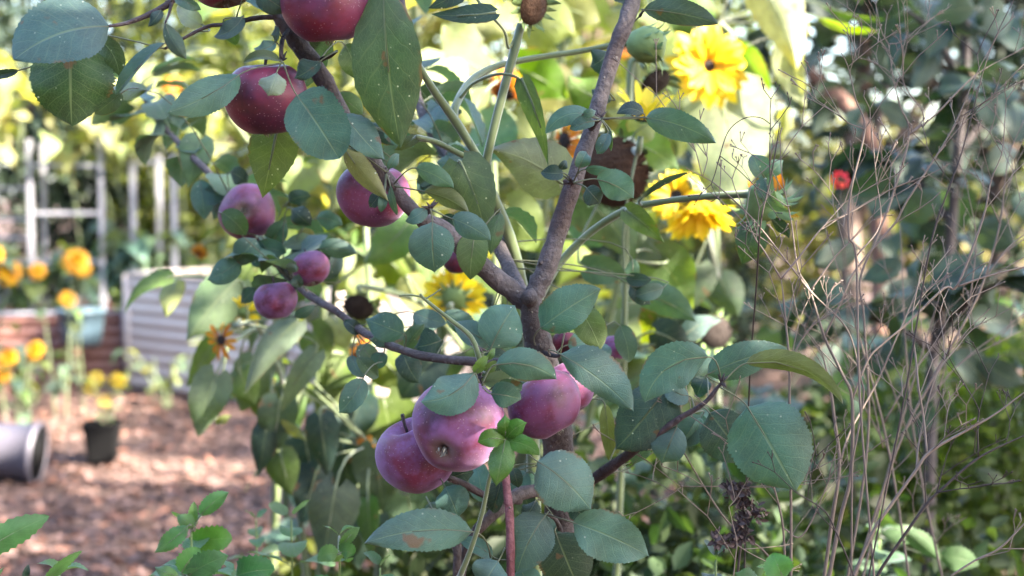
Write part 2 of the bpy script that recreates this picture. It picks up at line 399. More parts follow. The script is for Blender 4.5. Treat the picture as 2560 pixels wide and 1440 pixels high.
def chips():
    rs = np.random.RandomState(3); n = 15000
    y = 3.9+rs.rand(n)**1.3*6.0; x = -.42*y+rs.rand(n)*(.42*y+1.1)
    n2 = 3500; y = np.r_[y, 3.6+rs.rand(n2)*4]; x = np.r_[x, .4+rs.rand(n2)*2.6]; n += n2
    L = .018+rs.rand(n)**2*.05; Wd = .008+rs.rand(n)*.018; H = .002+rs.rand(n)*.006
    a = rs.rand(n)*6.283; tilt = rs.normal(0, .22, n); tz = rs.normal(0, .22, n)
    base = np.array([(i, j, k) for i in (-.5, .5) for j in (-.5, .5) for k in (-.5, .5)])
    v = base[None]*np.stack([L, Wd, H], 1)[:, None]
    v[:, :, 2] += v[:, :, 0]*tilt[:, None]+v[:, :, 1]*tz[:, None]
    ca, sa = np.cos(a)[:, None], np.sin(a)[:, None]
    vx = v[:, :, 0]*ca-v[:, :, 1]*sa+x[:, None]; vy = v[:, :, 0]*sa+v[:, :, 1]*ca+y[:, None]
    g = np.array([gz(p, q) for p, q in zip(x, y)])
    vz = v[:, :, 2]+g[:, None]+(.006+rs.rand(n)*.012)[:, None]
    V = np.stack([vx, vy, vz], 2).reshape(-1, 3)
    fb = np.array([(0, 1, 3, 2), (4, 6, 7, 5), (0, 4, 5, 1), (2, 3, 7, 6), (0, 2, 6, 4), (1, 5, 7, 3)])
    Fc = (fb[None]+8*np.arange(n)[:, None, None]).reshape(-1, 4)
    t = NT('wood_chip'); r = t.n('NewGeometry', out=None).outputs['Random Per Island']
    c = t.mix(t.mr(r, 0, 1), (.038, .020, .015), (.150, .090, .078)); c = t.mix(t.math('GREATER_THAN', r, .86), c, (.16, .07, .045))
    m = t.done(t.pbsdf(c, .85))
    me = bpy.data.meshes.new('wood_chips'); me.from_pydata(V.tolist(), [], Fc.tolist()); me.materials.append(m); me.update()
    tag(link('wood_chips', me), 'brown wood chip mulch scattered over the path', kind='stuff')
chips()

# ------------------------------------------------------------------ foliage clouds for trees
def cloud_mesh(name, pts, size, mat, rs, fold=.25, lo=.6, hi=1.35, asp=.55, down=.0):
    n = len(pts); p = np.asarray(pts)
    d = rs.normal(size=(n, 3)); d[:, 2] -= down; d /= np.linalg.norm(d, axis=1)[:, None]
    e = rs.normal(size=(n, 3)); s = np.cross(d, e); s /= np.linalg.norm(s, axis=1)[:, None]; nn = np.cross(s, d)
    L = size*(lo+rs.rand(n)*(hi-lo))[:, None]; W = L*asp*.5
    q = [p, p+d*L*.30+s*W*.85+nn*fold*W, p+d*L*.66+s*W*.8+nn*fold*W*.7, p+d*L, p+d*L*.66-s*W*.8+nn*fold*W*.7, p+d*L*.30-s*W*.85+nn*fold*W]
    V = np.stack(q, 1).reshape(-1, 3)
    ff = (np.array([[0, 1, 2, 3], [0, 3, 4, 5]])[None]+6*np.arange(n)[:, None, None]).reshape(-1, 4)
    me = bpy.data.meshes.new(name); me.from_pydata(V.tolist(), [], ff.tolist()); me.materials.append(mat); me.update(); return me
def clumped(rs, c, rad, nclump, per, spread):
    u = rs.normal(size=(nclump, 3)); u /= np.linalg.norm(u, axis=1)[:, None]
    cc = np.array(c)+u*(rs.rand(nclump, 1)**.42)*np.array(rad)
    return cc, (cc[:, None]+rs.normal(size=(nclump, per, 3))*spread).reshape(-1, 3)

def far_tree(name, x, y, H, rad, zc, mat, label, cat='tree', n=70, per=90, size=.085, seed=0, spread=.2, trunk=.09, group=None):
    rs = np.random.RandomState(seed+100); g = random.Random(seed)
    root = empty(name, (x, y, 0), label, cat, group)
    cc, pts = clumped(rs, (0, 0, zc), rad, n, per, spread)
    pts = pts[pts[:, 2] > .04]
    mb = MB(); base = Vector((x, y, -.05)); top = Vector((x+g.uniform(-.2, .2), y, zc+rad[2]*.4))
    mb.tube(catmull([base, base.lerp(top, .35)+Vector((g.uniform(-.1, .1), 0, 0)), base.lerp(top, .7)+Vector((g.uniform(-.12, .12), 0, 0)), top], 4),
            [trunk*(1-.75*i/12) for i in range(13)], 8, jit=.06)
    mb.build('trunk', M['far_bark'], root)
    for k in range(7):
        c = cc[g.randrange(len(cc))]; a = base.lerp(top, g.uniform(.3, .9)); e = Vector((x, y, 0))+Vector([float(v) for v in c])
        lb = MB(); lb.tube(catmull([a, a.lerp(e, .5)+Vector((0, 0, .08)), e], 4), [trunk*.4*(1-.8*i/8) for i in range(9)], 6, jit=.05)
        lb.build('limb', M['far_bark'], root)
    cr = link('crown', cloud_mesh('crown', pts, size, mat, rs, down=.3), root); cr['kind'] = 'stuff'
    return root
def far_px(px, d):
    q = P(px, 480, d); return q.x, q.y

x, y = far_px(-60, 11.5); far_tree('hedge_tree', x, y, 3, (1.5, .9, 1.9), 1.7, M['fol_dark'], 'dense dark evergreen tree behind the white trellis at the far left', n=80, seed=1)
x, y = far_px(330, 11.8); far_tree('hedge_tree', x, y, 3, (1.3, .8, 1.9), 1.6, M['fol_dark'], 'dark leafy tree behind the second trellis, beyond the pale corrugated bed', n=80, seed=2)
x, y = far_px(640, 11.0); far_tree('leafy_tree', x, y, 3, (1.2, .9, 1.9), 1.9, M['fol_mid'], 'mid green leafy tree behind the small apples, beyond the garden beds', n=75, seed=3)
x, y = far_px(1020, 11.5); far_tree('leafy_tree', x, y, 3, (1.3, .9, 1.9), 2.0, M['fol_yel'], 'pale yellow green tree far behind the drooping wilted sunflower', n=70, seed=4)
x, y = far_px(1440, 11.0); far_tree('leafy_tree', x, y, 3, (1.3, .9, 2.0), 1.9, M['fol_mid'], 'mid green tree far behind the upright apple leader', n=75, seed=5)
x, y = far_px(1830, 10.5); far_tree('leafy_tree', x, y, 3, (1.2, .8, 1.0), .75, M['fol_yel'], 'low tree coloured yellow as sunlit behind the red blossom and dry stalks', n=55, seed=6)
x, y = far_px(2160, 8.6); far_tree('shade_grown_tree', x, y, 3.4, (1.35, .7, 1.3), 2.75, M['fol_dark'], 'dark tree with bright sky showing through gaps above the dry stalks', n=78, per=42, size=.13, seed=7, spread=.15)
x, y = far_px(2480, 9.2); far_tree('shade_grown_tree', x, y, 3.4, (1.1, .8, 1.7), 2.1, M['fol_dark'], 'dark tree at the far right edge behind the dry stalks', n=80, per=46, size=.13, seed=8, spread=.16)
x, y = far_px(2300, 12.5); far_tree('leafy_tree', x, y, 3, (2.6, .8, .95), .95, M['fol_yel'], 'low tree coloured gold as glowing in sun behind the dry stalks', n=70, seed=9)
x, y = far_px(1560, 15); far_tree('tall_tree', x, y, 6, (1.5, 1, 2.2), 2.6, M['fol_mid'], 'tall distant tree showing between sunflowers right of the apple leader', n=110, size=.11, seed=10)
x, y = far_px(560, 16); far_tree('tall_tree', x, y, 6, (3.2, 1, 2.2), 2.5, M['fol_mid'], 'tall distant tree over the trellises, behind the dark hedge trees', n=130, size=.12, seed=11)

for i, (px_, d_, H_, rx_, m_) in enumerate(((760, 9.6, .9, .7, 'fol_mid'), (1010, 9.2, .95, .7, 'fol_dark'), (1290, 9.8, .9, .8, 'fol_mid'), (1600, 9.0, .95, .8, 'fol_dark'))):
    x, y = far_px(px_, d_); far_tree('low_bush', x, y, 1, (rx_, .5, H_*.55), H_*.5, M[m_], ['low green bush on the far ground behind the lower left apples', 'low dark bush far behind the drooping low left branch', 'low green bush far behind the trunk fork', 'low dark bush far behind the brown seed heads right of the trunk'][i], 'bush', n=46, per=70, size=.075, seed=40+i, spread=.13, trunk=.02)

# unseen trees added off to the right to shade the apple tree and ground
E1 = Vector((-math.cos(SUN_AZ), math.sin(SUN_AZ), 0)); E2 = SUN.cross(E1)
if E2.z < 0: E2 = -E2
GAPS = [(G(590, 1150), 0.16), (G(390, 1155), 0.24), (G(350, 1150), 0.26), (G(430, 1165), 0.29), (G(520, 1160), 0.21), (G(150, 1075), 0.35), (G(60, 1040), 0.32), (G(275, 1215), 0.11), (P(40, 1080, 5.9), .13), (P(75, 520, 9.3), .28), (P(30, 470, 9.4), .2), (P(180, 825, 8.6), .07), (P(425, 740, 2.1), .04), (P(530, 815, 2.05), .05), (P(560, 640, 3), .08), (P(400, 890, 8), .3), (P(1130, 740, 2.05), .05), (P(1740, 540, 2.3), .10), (P(1690, 480, 2.3), .09)]
def added_shade_tree(label, regs, tx, ty, seed, hole=.5, nsc=1.1):
    rs = np.random.RandomState(seed); pts = []
    for (u0, u1, v0, v1, t0, t1, tau, clumpy) in regs:
        A = (u1-u0)*(v1-v0); n = int(A*tau/.0021)
        u = u0+rs.rand(n)*(u1-u0); v = v0+rs.rand(n)*(v1-v0); t = t0+rs.rand(n)*(t1-t0)
        if clumpy:
            f = np.sin(u*5.3+1+seed)*np.sin(v*6.1+2)+.7*np.sin(u*11.7+v*4.4)+.7*np.sin(v*12.3-u*5.1+1)+.5*np.sin(u*23+3)*np.sin(v*21)
            keep = (f < hole+.5*rs.normal(size=n)*.3)
            ed = np.minimum(1, (v1+.25*np.sin(u*3.1)+.15*np.sin(u*8)-v)/.25); keep &= rs.rand(n) < np.clip(ed, 0, 1)
            u, v, t = u[keep], v[keep], t[keep]
        p = u[:, None]*np.array(E1)+v[:, None]*np.array(E2)+t[:, None]*np.array(SUN); pts.append(p)
    p = np.concatenate(pts)
    for gp, gr in GAPS:      # openings in the crown where the photograph's sun flecks fall
        w = np.array(gp)-p; w = w-(w @ np.array(SUN))[:, None]*np.array(SUN); p = p[np.linalg.norm(w, axis=1) > gr*(.75+.5*rs.rand(len(p)))]
    inside = (p[:, 0] < .38*p[:, 1]+.25) & (p[:, 2] < 1.25+.15*p[:, 1]) & (p[:, 0] > -.4*p[:, 1]) & (p[:, 1] > 0)
    p = p[~inside]; p = p[p[:, 2] > .1]
    root = empty('added_shade_tree', (tx, ty, 0), label, 'tree')
    c = Vector([float(a) for a in p.mean(0)]); mb = MB(); b = Vector((tx, ty, -.05))
    mb.tube(catmull([b, b.lerp(c, .4)+Vector((.12, 0, .1)), c], 6), [.11*(1-.7*i/12) for i in range(13)], 9, jit=.05)
    mb.build('trunk', M['far_bark'], root)
    for k in range(6):
        e = Vector([float(a) for a in p[rs.randint(len(p))]]); a = b.lerp(c, .55+.07*k)
        lb = MB(); lb.tube(catmull([a, a.lerp(e, .5)+Vector((0, 0, .15)), e], 4), [.045*(1-.8*i/8) for i in range(9)], 6)
        lb.build('limb', M['far_bark'], root)
    cr = link('crown', cloud_mesh('crown', p-np.array([tx, ty, 0]), .09, M['fol_mid'], rs, asp=.6), root); cr['kind'] = 'stuff'
added_shade_tree('tall leafy tree added outside the view to shade the apple tree', [(.15, 1.78, .0, 2.75, 3.3, 4.7, 5.0, False)], 2.6, -.3, 21)
added_shade_tree('unseen spreading tree added to shade the feet of the sunflowers', [(1.5, 2.6, -.6, 1.40, 5.0, 7.0, 3.0, True)], 4.9, -.2, 22, .9)
added_shade_tree('dense tree added outside the view to shade the dry stalks and young tree', [(2.5, 3.5, -.6, 2.35, 6.0, 8, 4.2, True)], 5.4, .6, 25, 1.7)
added_shade_tree('broad tree added beyond the view to dapple the mulch path with shade', [(3.5, 5.6, -.3, 4.7, 7, 9, 3.0, True)], 6.4, 1.6, 23, 1.05)
added_shade_tree('tall tree added beyond the view to dapple the corrugated beds with shade', [(5.6, 9.2, -.3, 5.3, 7.5, 10, 2.8, True)], 7.4, 4.5, 24, .95)

def hedge(a, b, H, label, seed):  # unseen hedges added to block low sky and deepen the shade
    rs = np.random.RandomState(seed); a, b = np.array(a), np.array(b); L = np.linalg.norm(b-a); d = (b-a)/L; nr = np.array([-d[1], d[0]]); n = int(L*H*900)
    s = rs.rand(n)*L; h = rs.rand(n)**.9*H*(1+.12*np.sin(s*1.7+seed)); w = rs.normal(0, .28, n)
    root = empty('added_hedge', (a[0], a[1], 0), label, 'hedge'); p = np.stack([d[0]*s+nr[0]*w, d[1]*s+nr[1]*w, h+.03], 1)
    for k in range(int(L/1.2)):
        q = Vector((a[0]+d[0]*(.6+1.2*k), a[1]+d[1]*(.6+1.2*k), -.03)); mb = MB(); mb.tube([q, q+Vector((.05, .03, H*.5)), q+Vector((0, 0, H*.85))], [.05, .035, .015], 7); mb.build('trunk', M['far_bark'], root)
    o = link('foliage', cloud_mesh('foliage', p, .11, M['fol_dark'], rs, asp=.65), root); o['kind'] = 'stuff'
hedge((-6.5, -3.2), (4.5, -4.6), 3.4, 'unseen dark hedge added behind the viewpoint to cut low skylight', 61)
hedge((-6.2, 9.0), (-5.2, -2.8), 3.0, 'unseen dark hedge added on the left to cut low skylight', 62)
# ------------------------------------------------------------------ raised beds, trellises, pots
def corrugated(name, A, B, h, mat, parent, z0=-.03, per=.076, amp=.009):
    A, B = Vector(A), Vector(B); dr = (B-A); L = dr.length; dr.normalize(); nrm = Vector((dr.y, -dr.x, 0))
    if nrm.y > 0 and abs(nrm.y) > .3: nrm = -nrm
    nz = int(h/per*8); vv = []; ff = []
    for i in range(nz+1):
        z = z0+(h-z0)*i/nz; off = amp*math.sin(2*math.pi*z/per)
        for j in range(2): vv.append(A+dr*L*j+Vector((0, 0, z))+nrm*off)
    m = len(vv)
    vv += [v-nrm*.004 for v in vv]
    for i in range(nz): ff += [(2*i, 2*i+1, 2*i+3, 2*i+2), (m+2*i, m+2*i+2, m+2*i+3, m+2*i+1)]
    mb = MB(); mb.add(vv, ff); o = mb.build(name, mat, parent); return o, nrm
def bed(label, A, B, depth, h, mat, rim):
    A, B = Vector(A), Vector(B); A.z = B.z = 0; dr = (B-A).normalized(); back = Vector((-dr.y, dr.x, 0))
    if back.y < 0: back = -back
    C, D = B+back*depth, A+back*depth
    root = empty('raised_bed', A, label, 'raised bed', 'corrugated raised beds')
    for p, q in ((A, B), (B, C), (D, C), (A, D)): corrugated('side_panel', p, q, h, mat, root)
    for p in (A, B, C, D):
        mb = MB(); mb.tube([p+Vector((0, 0, -.03)), p+Vector((0, 0, h+.012))], .022, 10); mb.build('corner_trim', rim, root)
    for p, q in ((A, B), (B, C), (C, D), (D, A)):
        mb = MB(); mb.tube([p+Vector((0, 0, h+.014)), q+Vector((0, 0, h+.014))], .014, 8); mb.build('rim', rim, root)
    mb = MB(); z = Vector((0, 0, h-.07)); mb.add([A+z, B+z, C+z, D+z], [(0, 1, 2, 3)]); mb.build('soil', simple('bed_soil', (.06, .04, .03), .95, 30, .5, .9, .02), root)
    return root, A, dr, back
M['cream_steel'] = simple('cream_steel', (.50, .42, .385), .5, 6, .10, .1)
M['terracotta_steel'] = simple('terracotta_steel', (.17, .075, .06), .55, 6, .15, .1)
M['galv'] = simple('galvanised_steel', (.26, .26, .30), .5, 25, .12, .1, metal=.35)
wA, wB = G(322, 961), G(820, 1038)
wbed, wA, wdr, wback = bed('cream corrugated steel raised bed with horizontal ribs beside the mulch path', wA, wB, 1.1, .676, M['cream_steel'], M['cream_steel'])
tA, tB = G(-330, 975), G(316, 953)
tbed, tA, tdr, tback = bed('terracotta red corrugated steel raised bed left of the cream one', tA, tB, 1.2, .43, M['terracotta_steel'], M['galv'])

def trellis(label, A, ups, rails, ztop, w=.029):
    """ups: (px, d); vertical bars; rails: (i, j, z)"""
    pts = [P(px, 600, d) for px, d in ups]; root = empty('trellis', (pts[0].x, pts[0].y, A), label, 'trellis', 'white metal trellises')
    for p in pts:
        mb = MB(); mb.box((p.x, p.y, (A+ztop)/2), (w, w, ztop-A)); o = mb.build('upright', M['galv'], root, smooth=False)
    for i, j, z in rails:
        a, b = Vector((pts[i].x, pts[i].y, z)), Vector((pts[j].x, pts[j].y, z)); mb = MB(); d = (b-a); c = (a+b)/2
        rot = Matrix.Rotation(math.atan2(d.y, d.x), 3, 'Z'); mb.box(c, (d.length-w-.002, w*.7, w*.8), rot); mb.build('rail', M['galv'], root, smooth=False)
def zat(py, d): return CAM_H+(480-py)/F*d
d0 = 9.5
trellis('white metal trellis of square bars at the far left behind the terracotta bed', .36, [(78, 9.3), (256, 9.3), (112, 9.9), (-130, 9.6)],
        [(0, 1, zat(415, d0)), (0, 1, zat(531, d0)), (0, 1, zat(650, d0)), (0, 3, zat(470, d0)), (0, 3, zat(546, d0)), (0, 3, zat(592, d0)), (0, 3, zat(652, d0)), (0, 2, zat(655, d0))], zat(352, d0))
trellis('narrow white metal trellis with three uprights in the cream bed', .6, [(335, 9.3), (400, 9.8), (437, 9.3)], [(0, 2, zat(405, 9.3)), (0, 2, zat(688, 9.3))], zat(385, 9.3), .032)

def revolve(prof, seg=28, z0=Vector((0, 0, 0))):
    vv = []; ff = []
    for r, z in prof:
        for k in range(seg): vv.append(Vector((r*math.cos(2*math.pi*k/seg), r*math.sin(2*math.pi*k/seg), z))+z0)
    for i in range(len(prof)-1):
        for k in range(seg): ff.append((i*seg+k, i*seg+(k+1) % seg, (i+1)*seg+(k+1) % seg, (i+1)*seg+k))
    ff.append(tuple(range(seg))[::-1]); return vv, ff
M['blue_pot'] = simple('blue_grey_glaze', (.07, .115, .15), .5, 12, .15, .1)
M['black_plastic'] = simple('black_plastic', (.0015, .0015, .002), .8, 40, .2, .1, Specular_IOR_Level=.15)
M['grey_plastic'] = simple('grey_plastic', (.085, .078, .10), .55, 10, .15, .1)
pc = P(204, 862, 8.75)
root = empty('hanging_pot', pc, 'blue grey round pot hung on the side of the terracotta bed', 'plant pot')
mb = MB(); v, f = revolve([(.115, 0), (.128, .10), (.142, .195), (.150, .197), (.150, .222), (.138, .222), (.130, .17), (.0, .16)], 30); mb.add(v, f)
link('pot', mesh('pot', mb.v, mb.f, M['blue_pot']), root)
for s in (-1, 1):
    mb = MB(); mb.tube([Vector((s*.09, .12, .20)), Vector((s*.09, .22, .24)), Vector((s*.09, .30, .22)), Vector((s*.09, .30, .12))], .006, 6); link('hook', mesh('hook', mb.v, mb.f, M['galv']), root)
bb = G(205, 935); mb = MB(); mb.box((bb.x, bb.y, .045), (.46, .10, .13)); root = mb.build('edging_block', simple('slate_block', (.14, .15, .19), .8, 14, .3), None, smooth=False)
tag(root, 'slate blue edging block on the mulch in front of the terracotta bed', 'edging block')

# small black nursery pot with a spindly yellow flowered plant
bp = G(257, 1148); S = .0
root = empty('nursery_pot', bp, 'small square black nursery pot standing on the mulch path', 'plant pot')
k = F and 6.4
def sqpot(w0, w1, h, t=.006):
    vv = []; ff = []
    for w, z in ((w0, 0), (w1, h), (w1+.008, h), (w1+.008, h+.018), (w1-t, h+.018), (w0-t, .03)):
        a = w/2; r = a*.22
        for cx, cy, s in ((a-r, a-r, 0), (-a+r, a-r, 1), (-a+r, -a+r, 2), (a-r, -a+r, 3)):
            for m in range(3): an = math.pi/2*s+math.pi/4*m; vv.append(Vector((cx+r*math.cos(an), cy+r*math.sin(an), z)))
    n = 12
    for i in range(5):
        for j in range(n): ff.append((i*n+j, i*n+(j+1) % n, (i+1)*n+(j+1) % n, (i+1)*n+j))
    ff.append(tuple(range(n))[::-1]); ff.append(tuple(5*n+j for j in range(n))); return vv, ff
pd = (bp-CAM).dot(Vector((0, math.cos(PITCH), -math.sin(PITCH)))); s_ = pd/F
v, f = sqpot(66*s_, 86*s_, 84*s_); mb = MB(); mb.add(v, f); o = link('pot', mesh('pot', mb.v, mb.f, M['black_plastic'], smooth=False), root); o.rotation_euler.z = R(8)
mb = MB(); v, f = revolve([(30*s_, 66*s_), (34*s_, 78*s_)], 14); mb.add(v, f); link('potting_soil', mesh('potting_soil', mb.v, mb.f, simple('potting_soil', (.05, .035, .03), .95)), root)

# grey bucket lying on its side
bk = G(2, 1190); root = empty('tipped_bucket', bk, 'grey plastic bucket lying on its side on the mulch at the left edge', 'bucket')
d_ = (bk-CAM).dot(Vector((0, math.cos(PITCH), -math.sin(PITCH)))); q = d_/F
v, f = revolve([(58*q, 0), (66*q, 90*q), (74*q, 190*q), (79*q, 192*q), (79*q, 206*q), (71*q, 206*q), (58*q, 60*q), (0, 58*q)], 30)
mb = MB(); mb.add(v, f); o = link('body', mesh('body', mb.v, mb.f, M['grey_plastic']), root)
o.matrix_basis = Matrix.Translation((-110*q, 0, 76*q)) @ Matrix.Rotation(R(2), 4, 'Z') @ Matrix.Rotation(R(96), 4, 'Y')
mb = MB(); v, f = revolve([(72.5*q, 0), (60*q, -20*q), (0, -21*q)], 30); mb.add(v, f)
o2 = link('mouth_shade', mesh('mouth_shade', mb.v, mb.f, M['black_plastic']), root)  # black insert stands for the shade inside the bucket mouth
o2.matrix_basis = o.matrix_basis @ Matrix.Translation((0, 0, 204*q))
mb = MB(); mb.tube([Vector((76*q*math.cos(a), 76*q*math.sin(a)*1.0, 196*q-10*q*math.sin(a))) for a in [math.pi*i/12 for i in range(13)]], 2.5*q, 6)
o3 = link('handle', mesh('handle', mb.v, mb.f, M['galv']), root); o3.matrix_basis = o.matrix_basis

# ------------------------------------------------------------------ the apple tree
root_pt = P(1410, 1440, 1.42); tree = empty('apple_tree', (root_pt.x, root_pt.y, 0), 'young apple tree with grey brown forked limbs and blue green leaves', 'tree')
BR = []          # branch paths
def branch(pts, name='branch', mat='bark', sides=10, jit=.035, bumps=True, leafy=True):
    c, r = path_px(pts); mb = MB(); g = random.Random(len(BR))
    r = [a*.88*(1+.05*math.sin(i*1.7+len(BR))+g.uniform(-.03, .03)) for i, a in enumerate(r)]
    c = [p+Vector((g.uniform(-1, 1), g.uniform(-1, 1), g.uniform(-1, 1)))*a*.07 for p, a in zip(c, r)]
    mb.tube(c, r, sides, jit=jit, rng=g)
    if bumps:
        for i in range(1, len(c)-1):
            if g.random() < .10:   # bud scars
                n = Vector((g.uniform(-1, 1), -g.random(), g.uniform(-1, 1))).normalized()
                mb.tube([c[i]+n*r[i]*.7, c[i]+n*r[i]*1.12, c[i]+n*r[i]*1.25], [r[i]*.32, r[i]*.24, r[i]*.08], 6)
    if leafy: BR.append(c)
    return mb.build(name, M[mat], tree)
gx = root_pt
trunk_px = [(1326, 735, 56, 1.30), (1330, 775, 58, 1.30), (1340, 830, 66, 1.31), (1352, 880, 74, 1.32), (1372, 960, 76, 1.35), (1392, 1080, 78, 1.38), (1402, 1250, 84, 1.41), (1410, 1440, 88, 1.42)]
c, r = path_px(trunk_px); c += [Vector((root_pt.x, root_pt.y, z)) for z in (.6, .3, 0, -.06)]; r += [.0185, .020, .024, .028]
mb = MB(); g = random.Random(3); mb.tube(c, [a*(1+.04*math.sin(i*2.1)) for i, a in enumerate(r)], 14, jit=.03); mb.build('trunk', M['bark'], tree); BR.append(c)
mb = MB(); q = P(1325, 739, 1.275); mb.tube([q+Vector((0, .012, -.004)), q, q+Vector((0, -.004, .001))], [.008, .007, .003], 10, jit=.1); mb.build('pruning_scar', M['bark'], tree)
branch([(1328, 762, 56, 1.30), (1342, 720, 58, 1.30), (1365, 672, 60, 1.30), (1400, 560, 56, 1.30), (1440, 440, 50, 1.30), (1476, 330, 48, 1.31), (1530, 150, 46, 1.32), (1562, 60, 48, 1.32), (1590, -20, 48, 1.33), (1630, -160, 40, 1.34), (1650, -400, 30, 1.36)])
branch([(1326, 768, 54, 1.30), (1290, 735, 58, 1.30), (1200, 660, 58, 1.29), (1110, 578, 54, 1.28), (1045, 540, 44, 1.27), (985, 470, 40, 1.27), (925, 390, 42, 1.27), (865, 300, 44, 1.28), (812, 205, 50, 1.28), (770, 140, 54, 1.28), (722, 75, 48, 1.28), (690, 20, 44, 1.28), (660, -60, 40, 1.28), (600, -240, 30, 1.3)])
branch([(1320, 760, 40, 1.33), (1262, 650, 42, 1.40), (1215, 545, 36, 1.46), (1160, 440, 34, 1.52), (1105, 370, 32, 1.56), (1060, 290, 30, 1.6), (1020, 150, 26, 1.64), (1000, -60, 22, 1.7)])
branch([(1352, 900, 28, 1.33), (1200, 905, 25, 1.34), (1060, 890, 25, 1.36), (935, 845, 24, 1.40), (840, 778, 21, 1.45), (760, 728, 22, 1.52), (690, 655, 20, 1.60), (560, 475, 20, 1.68), (500, 410, 20, 1.72), (430, 340, 18, 1.78), (380, 275, 16, 1.84), (345, 220, 12, 1.9)])
branch([(1402, 1262, 44, 1.40), (1460, 1215, 34, 1.38), (1530, 1165, 32, 1.34), (1610, 1110, 24, 1.30), (1690, 1052, 18, 1.28), (1760, 1008, 14, 1.27), (1800, 962, 11, 1.265), (1812, 955, 9, 1.263)], mat='twig')
branch([(1400, 1225, 40, 1.40), (1300, 1235, 40, 1.36), (1222, 1295, 34, 1.34), (1180, 1345, 30, 1.34), (1150, 1440, 28, 1.36), (1140, 1560, 28, 1.38)])
branch([(1300, 1252, 22, 1.36), (1230, 1245, 22, 1.33), (1150, 1206, 20, 1.31), (1110, 1188, 17, 1.30), (1080, 1150, 12, 1.30)], mat='twig')
branch([(1258, 1060, 17, 1.24), (1262, 1160, 20, 1.225), (1268, 1230, 24, 1.22), (1275, 1300, 25, 1.22), (1277, 1400, 25, 1.225), (1278, 1560, 27, 1.24), (1300, 1700, 28, 1.28), (1405, 1800, 30, 1.42)], mat='shoot')
branch([(1145, 1335, 26, 1.33), (1143, 1400, 24, 1.33), (1146, 1520, 26, 1.35)], leafy=False)
branch([(470, -60, 22, 1.22), (432, 0, 20, 1.22), (385, 30, 18, 1.22), (325, 55, 13, 1.21), (272, 66, 9, 1.20)], mat='twig', sides=8)
branch([(700, 42, 16, 1.28), (640, 45, 14, 1.27), (575, 60, 12, 1.25), (520, 66, 11, 1.25), (455, 98, 9, 1.25), (412, 122, 7, 1.25)], mat='twig', sides=8)
branch([(430, 0, 12, 1.22), (424, 30, 9, 1.215), (413, 58, 5, 1.21)], mat='twig', sides=6)
branch([(720, 75, 12, 1.27), (705, 105, 14, 1.255), (703, 150, 12, 1.245)], mat='twig', sides=8)   # spur above the second apple
branch([(800, 150, 14, 1.28), (826, 140, 12, 1.27), (842, 128, 9, 1.26)], mat='twig', sides=7)
branch([(1045, 545, 16, 1.265), (1068, 532, 15, 1.25), (1078, 522, 13, 1.245)], mat='twig', sides=8)
branch([(1078, 522, 8, 1.245), (1090, 505, 4, 1.24)], mat='twig', sides=6)
branch([(985, 470, 20, 1.265), (968, 445, 14, 1.255), (965, 430, 9, 1.25)], mat='twig', sides=7)
branch([(1478, 320, 20, 1.30), (1490, 305, 15, 1.28), (1502, 296, 11, 1.27)], mat='twig', sides=8)
branch([(1437, 450, 20, 1.29), (1433, 455, 14, 1.27), (1432, 458, 9, 1.262)], mat='twig', sides=8)
branch([(1268, 1090, 14, 1.25), (1240, 1010, 14, 1.24), (1205, 970, 12, 1.235), (1192, 945, 9, 1.23)], mat='twig', sides=8)  # spur over the front apples
branch([(1205, 970, 10, 1.235), (1196, 900, 8, 1.235), (1190, 885, 5, 1.235)], mat='twig', sides=6)
branch([(1352, 880, 18, 1.31), (1390, 890, 12, 1.28), (1402, 886, 8, 1.26)], mat='twig', sides=7)
branch([(840, 778, 14, 1.45), (760, 725, 14, 1.52), (735, 715, 10, 1.56)], mat='twig', sides=7)
branch([(1362, 1170, 10, 1.36), (1352, 1160, 8, 1.26)], mat='twig', sides=6)
branch([(1402, 1330, 16, 1.40), (1390, 1300, 12, 1.30), (1368, 1285, 10, 1.25)], mat='twig', sides=7)
branch([(1600, 40, 10, 1.33), (1606, 30, 7, 1.3), (1612, 25, 5, 1.28)], mat='twig', sides=6)
# bud cluster tips
for (px, py, d) in ((1192, 945, 1.23), (1196, 870, 1.235), (1500, 296, 1.268), (1432, 456, 1.26), (1805, 955, 1.262), (705, 150, 1.245), (1076, 520, 1.243)):
    mb = MB(); g = random.Random(px); q = P(px, py, d)
    for k in range(5):
        e = Vector((g.uniform(-1, 1), g.uniform(-.7, .2), g.uniform(-.3, 1))).normalized()
        mb.tube([q, q+e*.004, q+e*.009], [.0016, .0013, .0003], 5)
    mb.build('bud_cluster', M['twig'], tree)

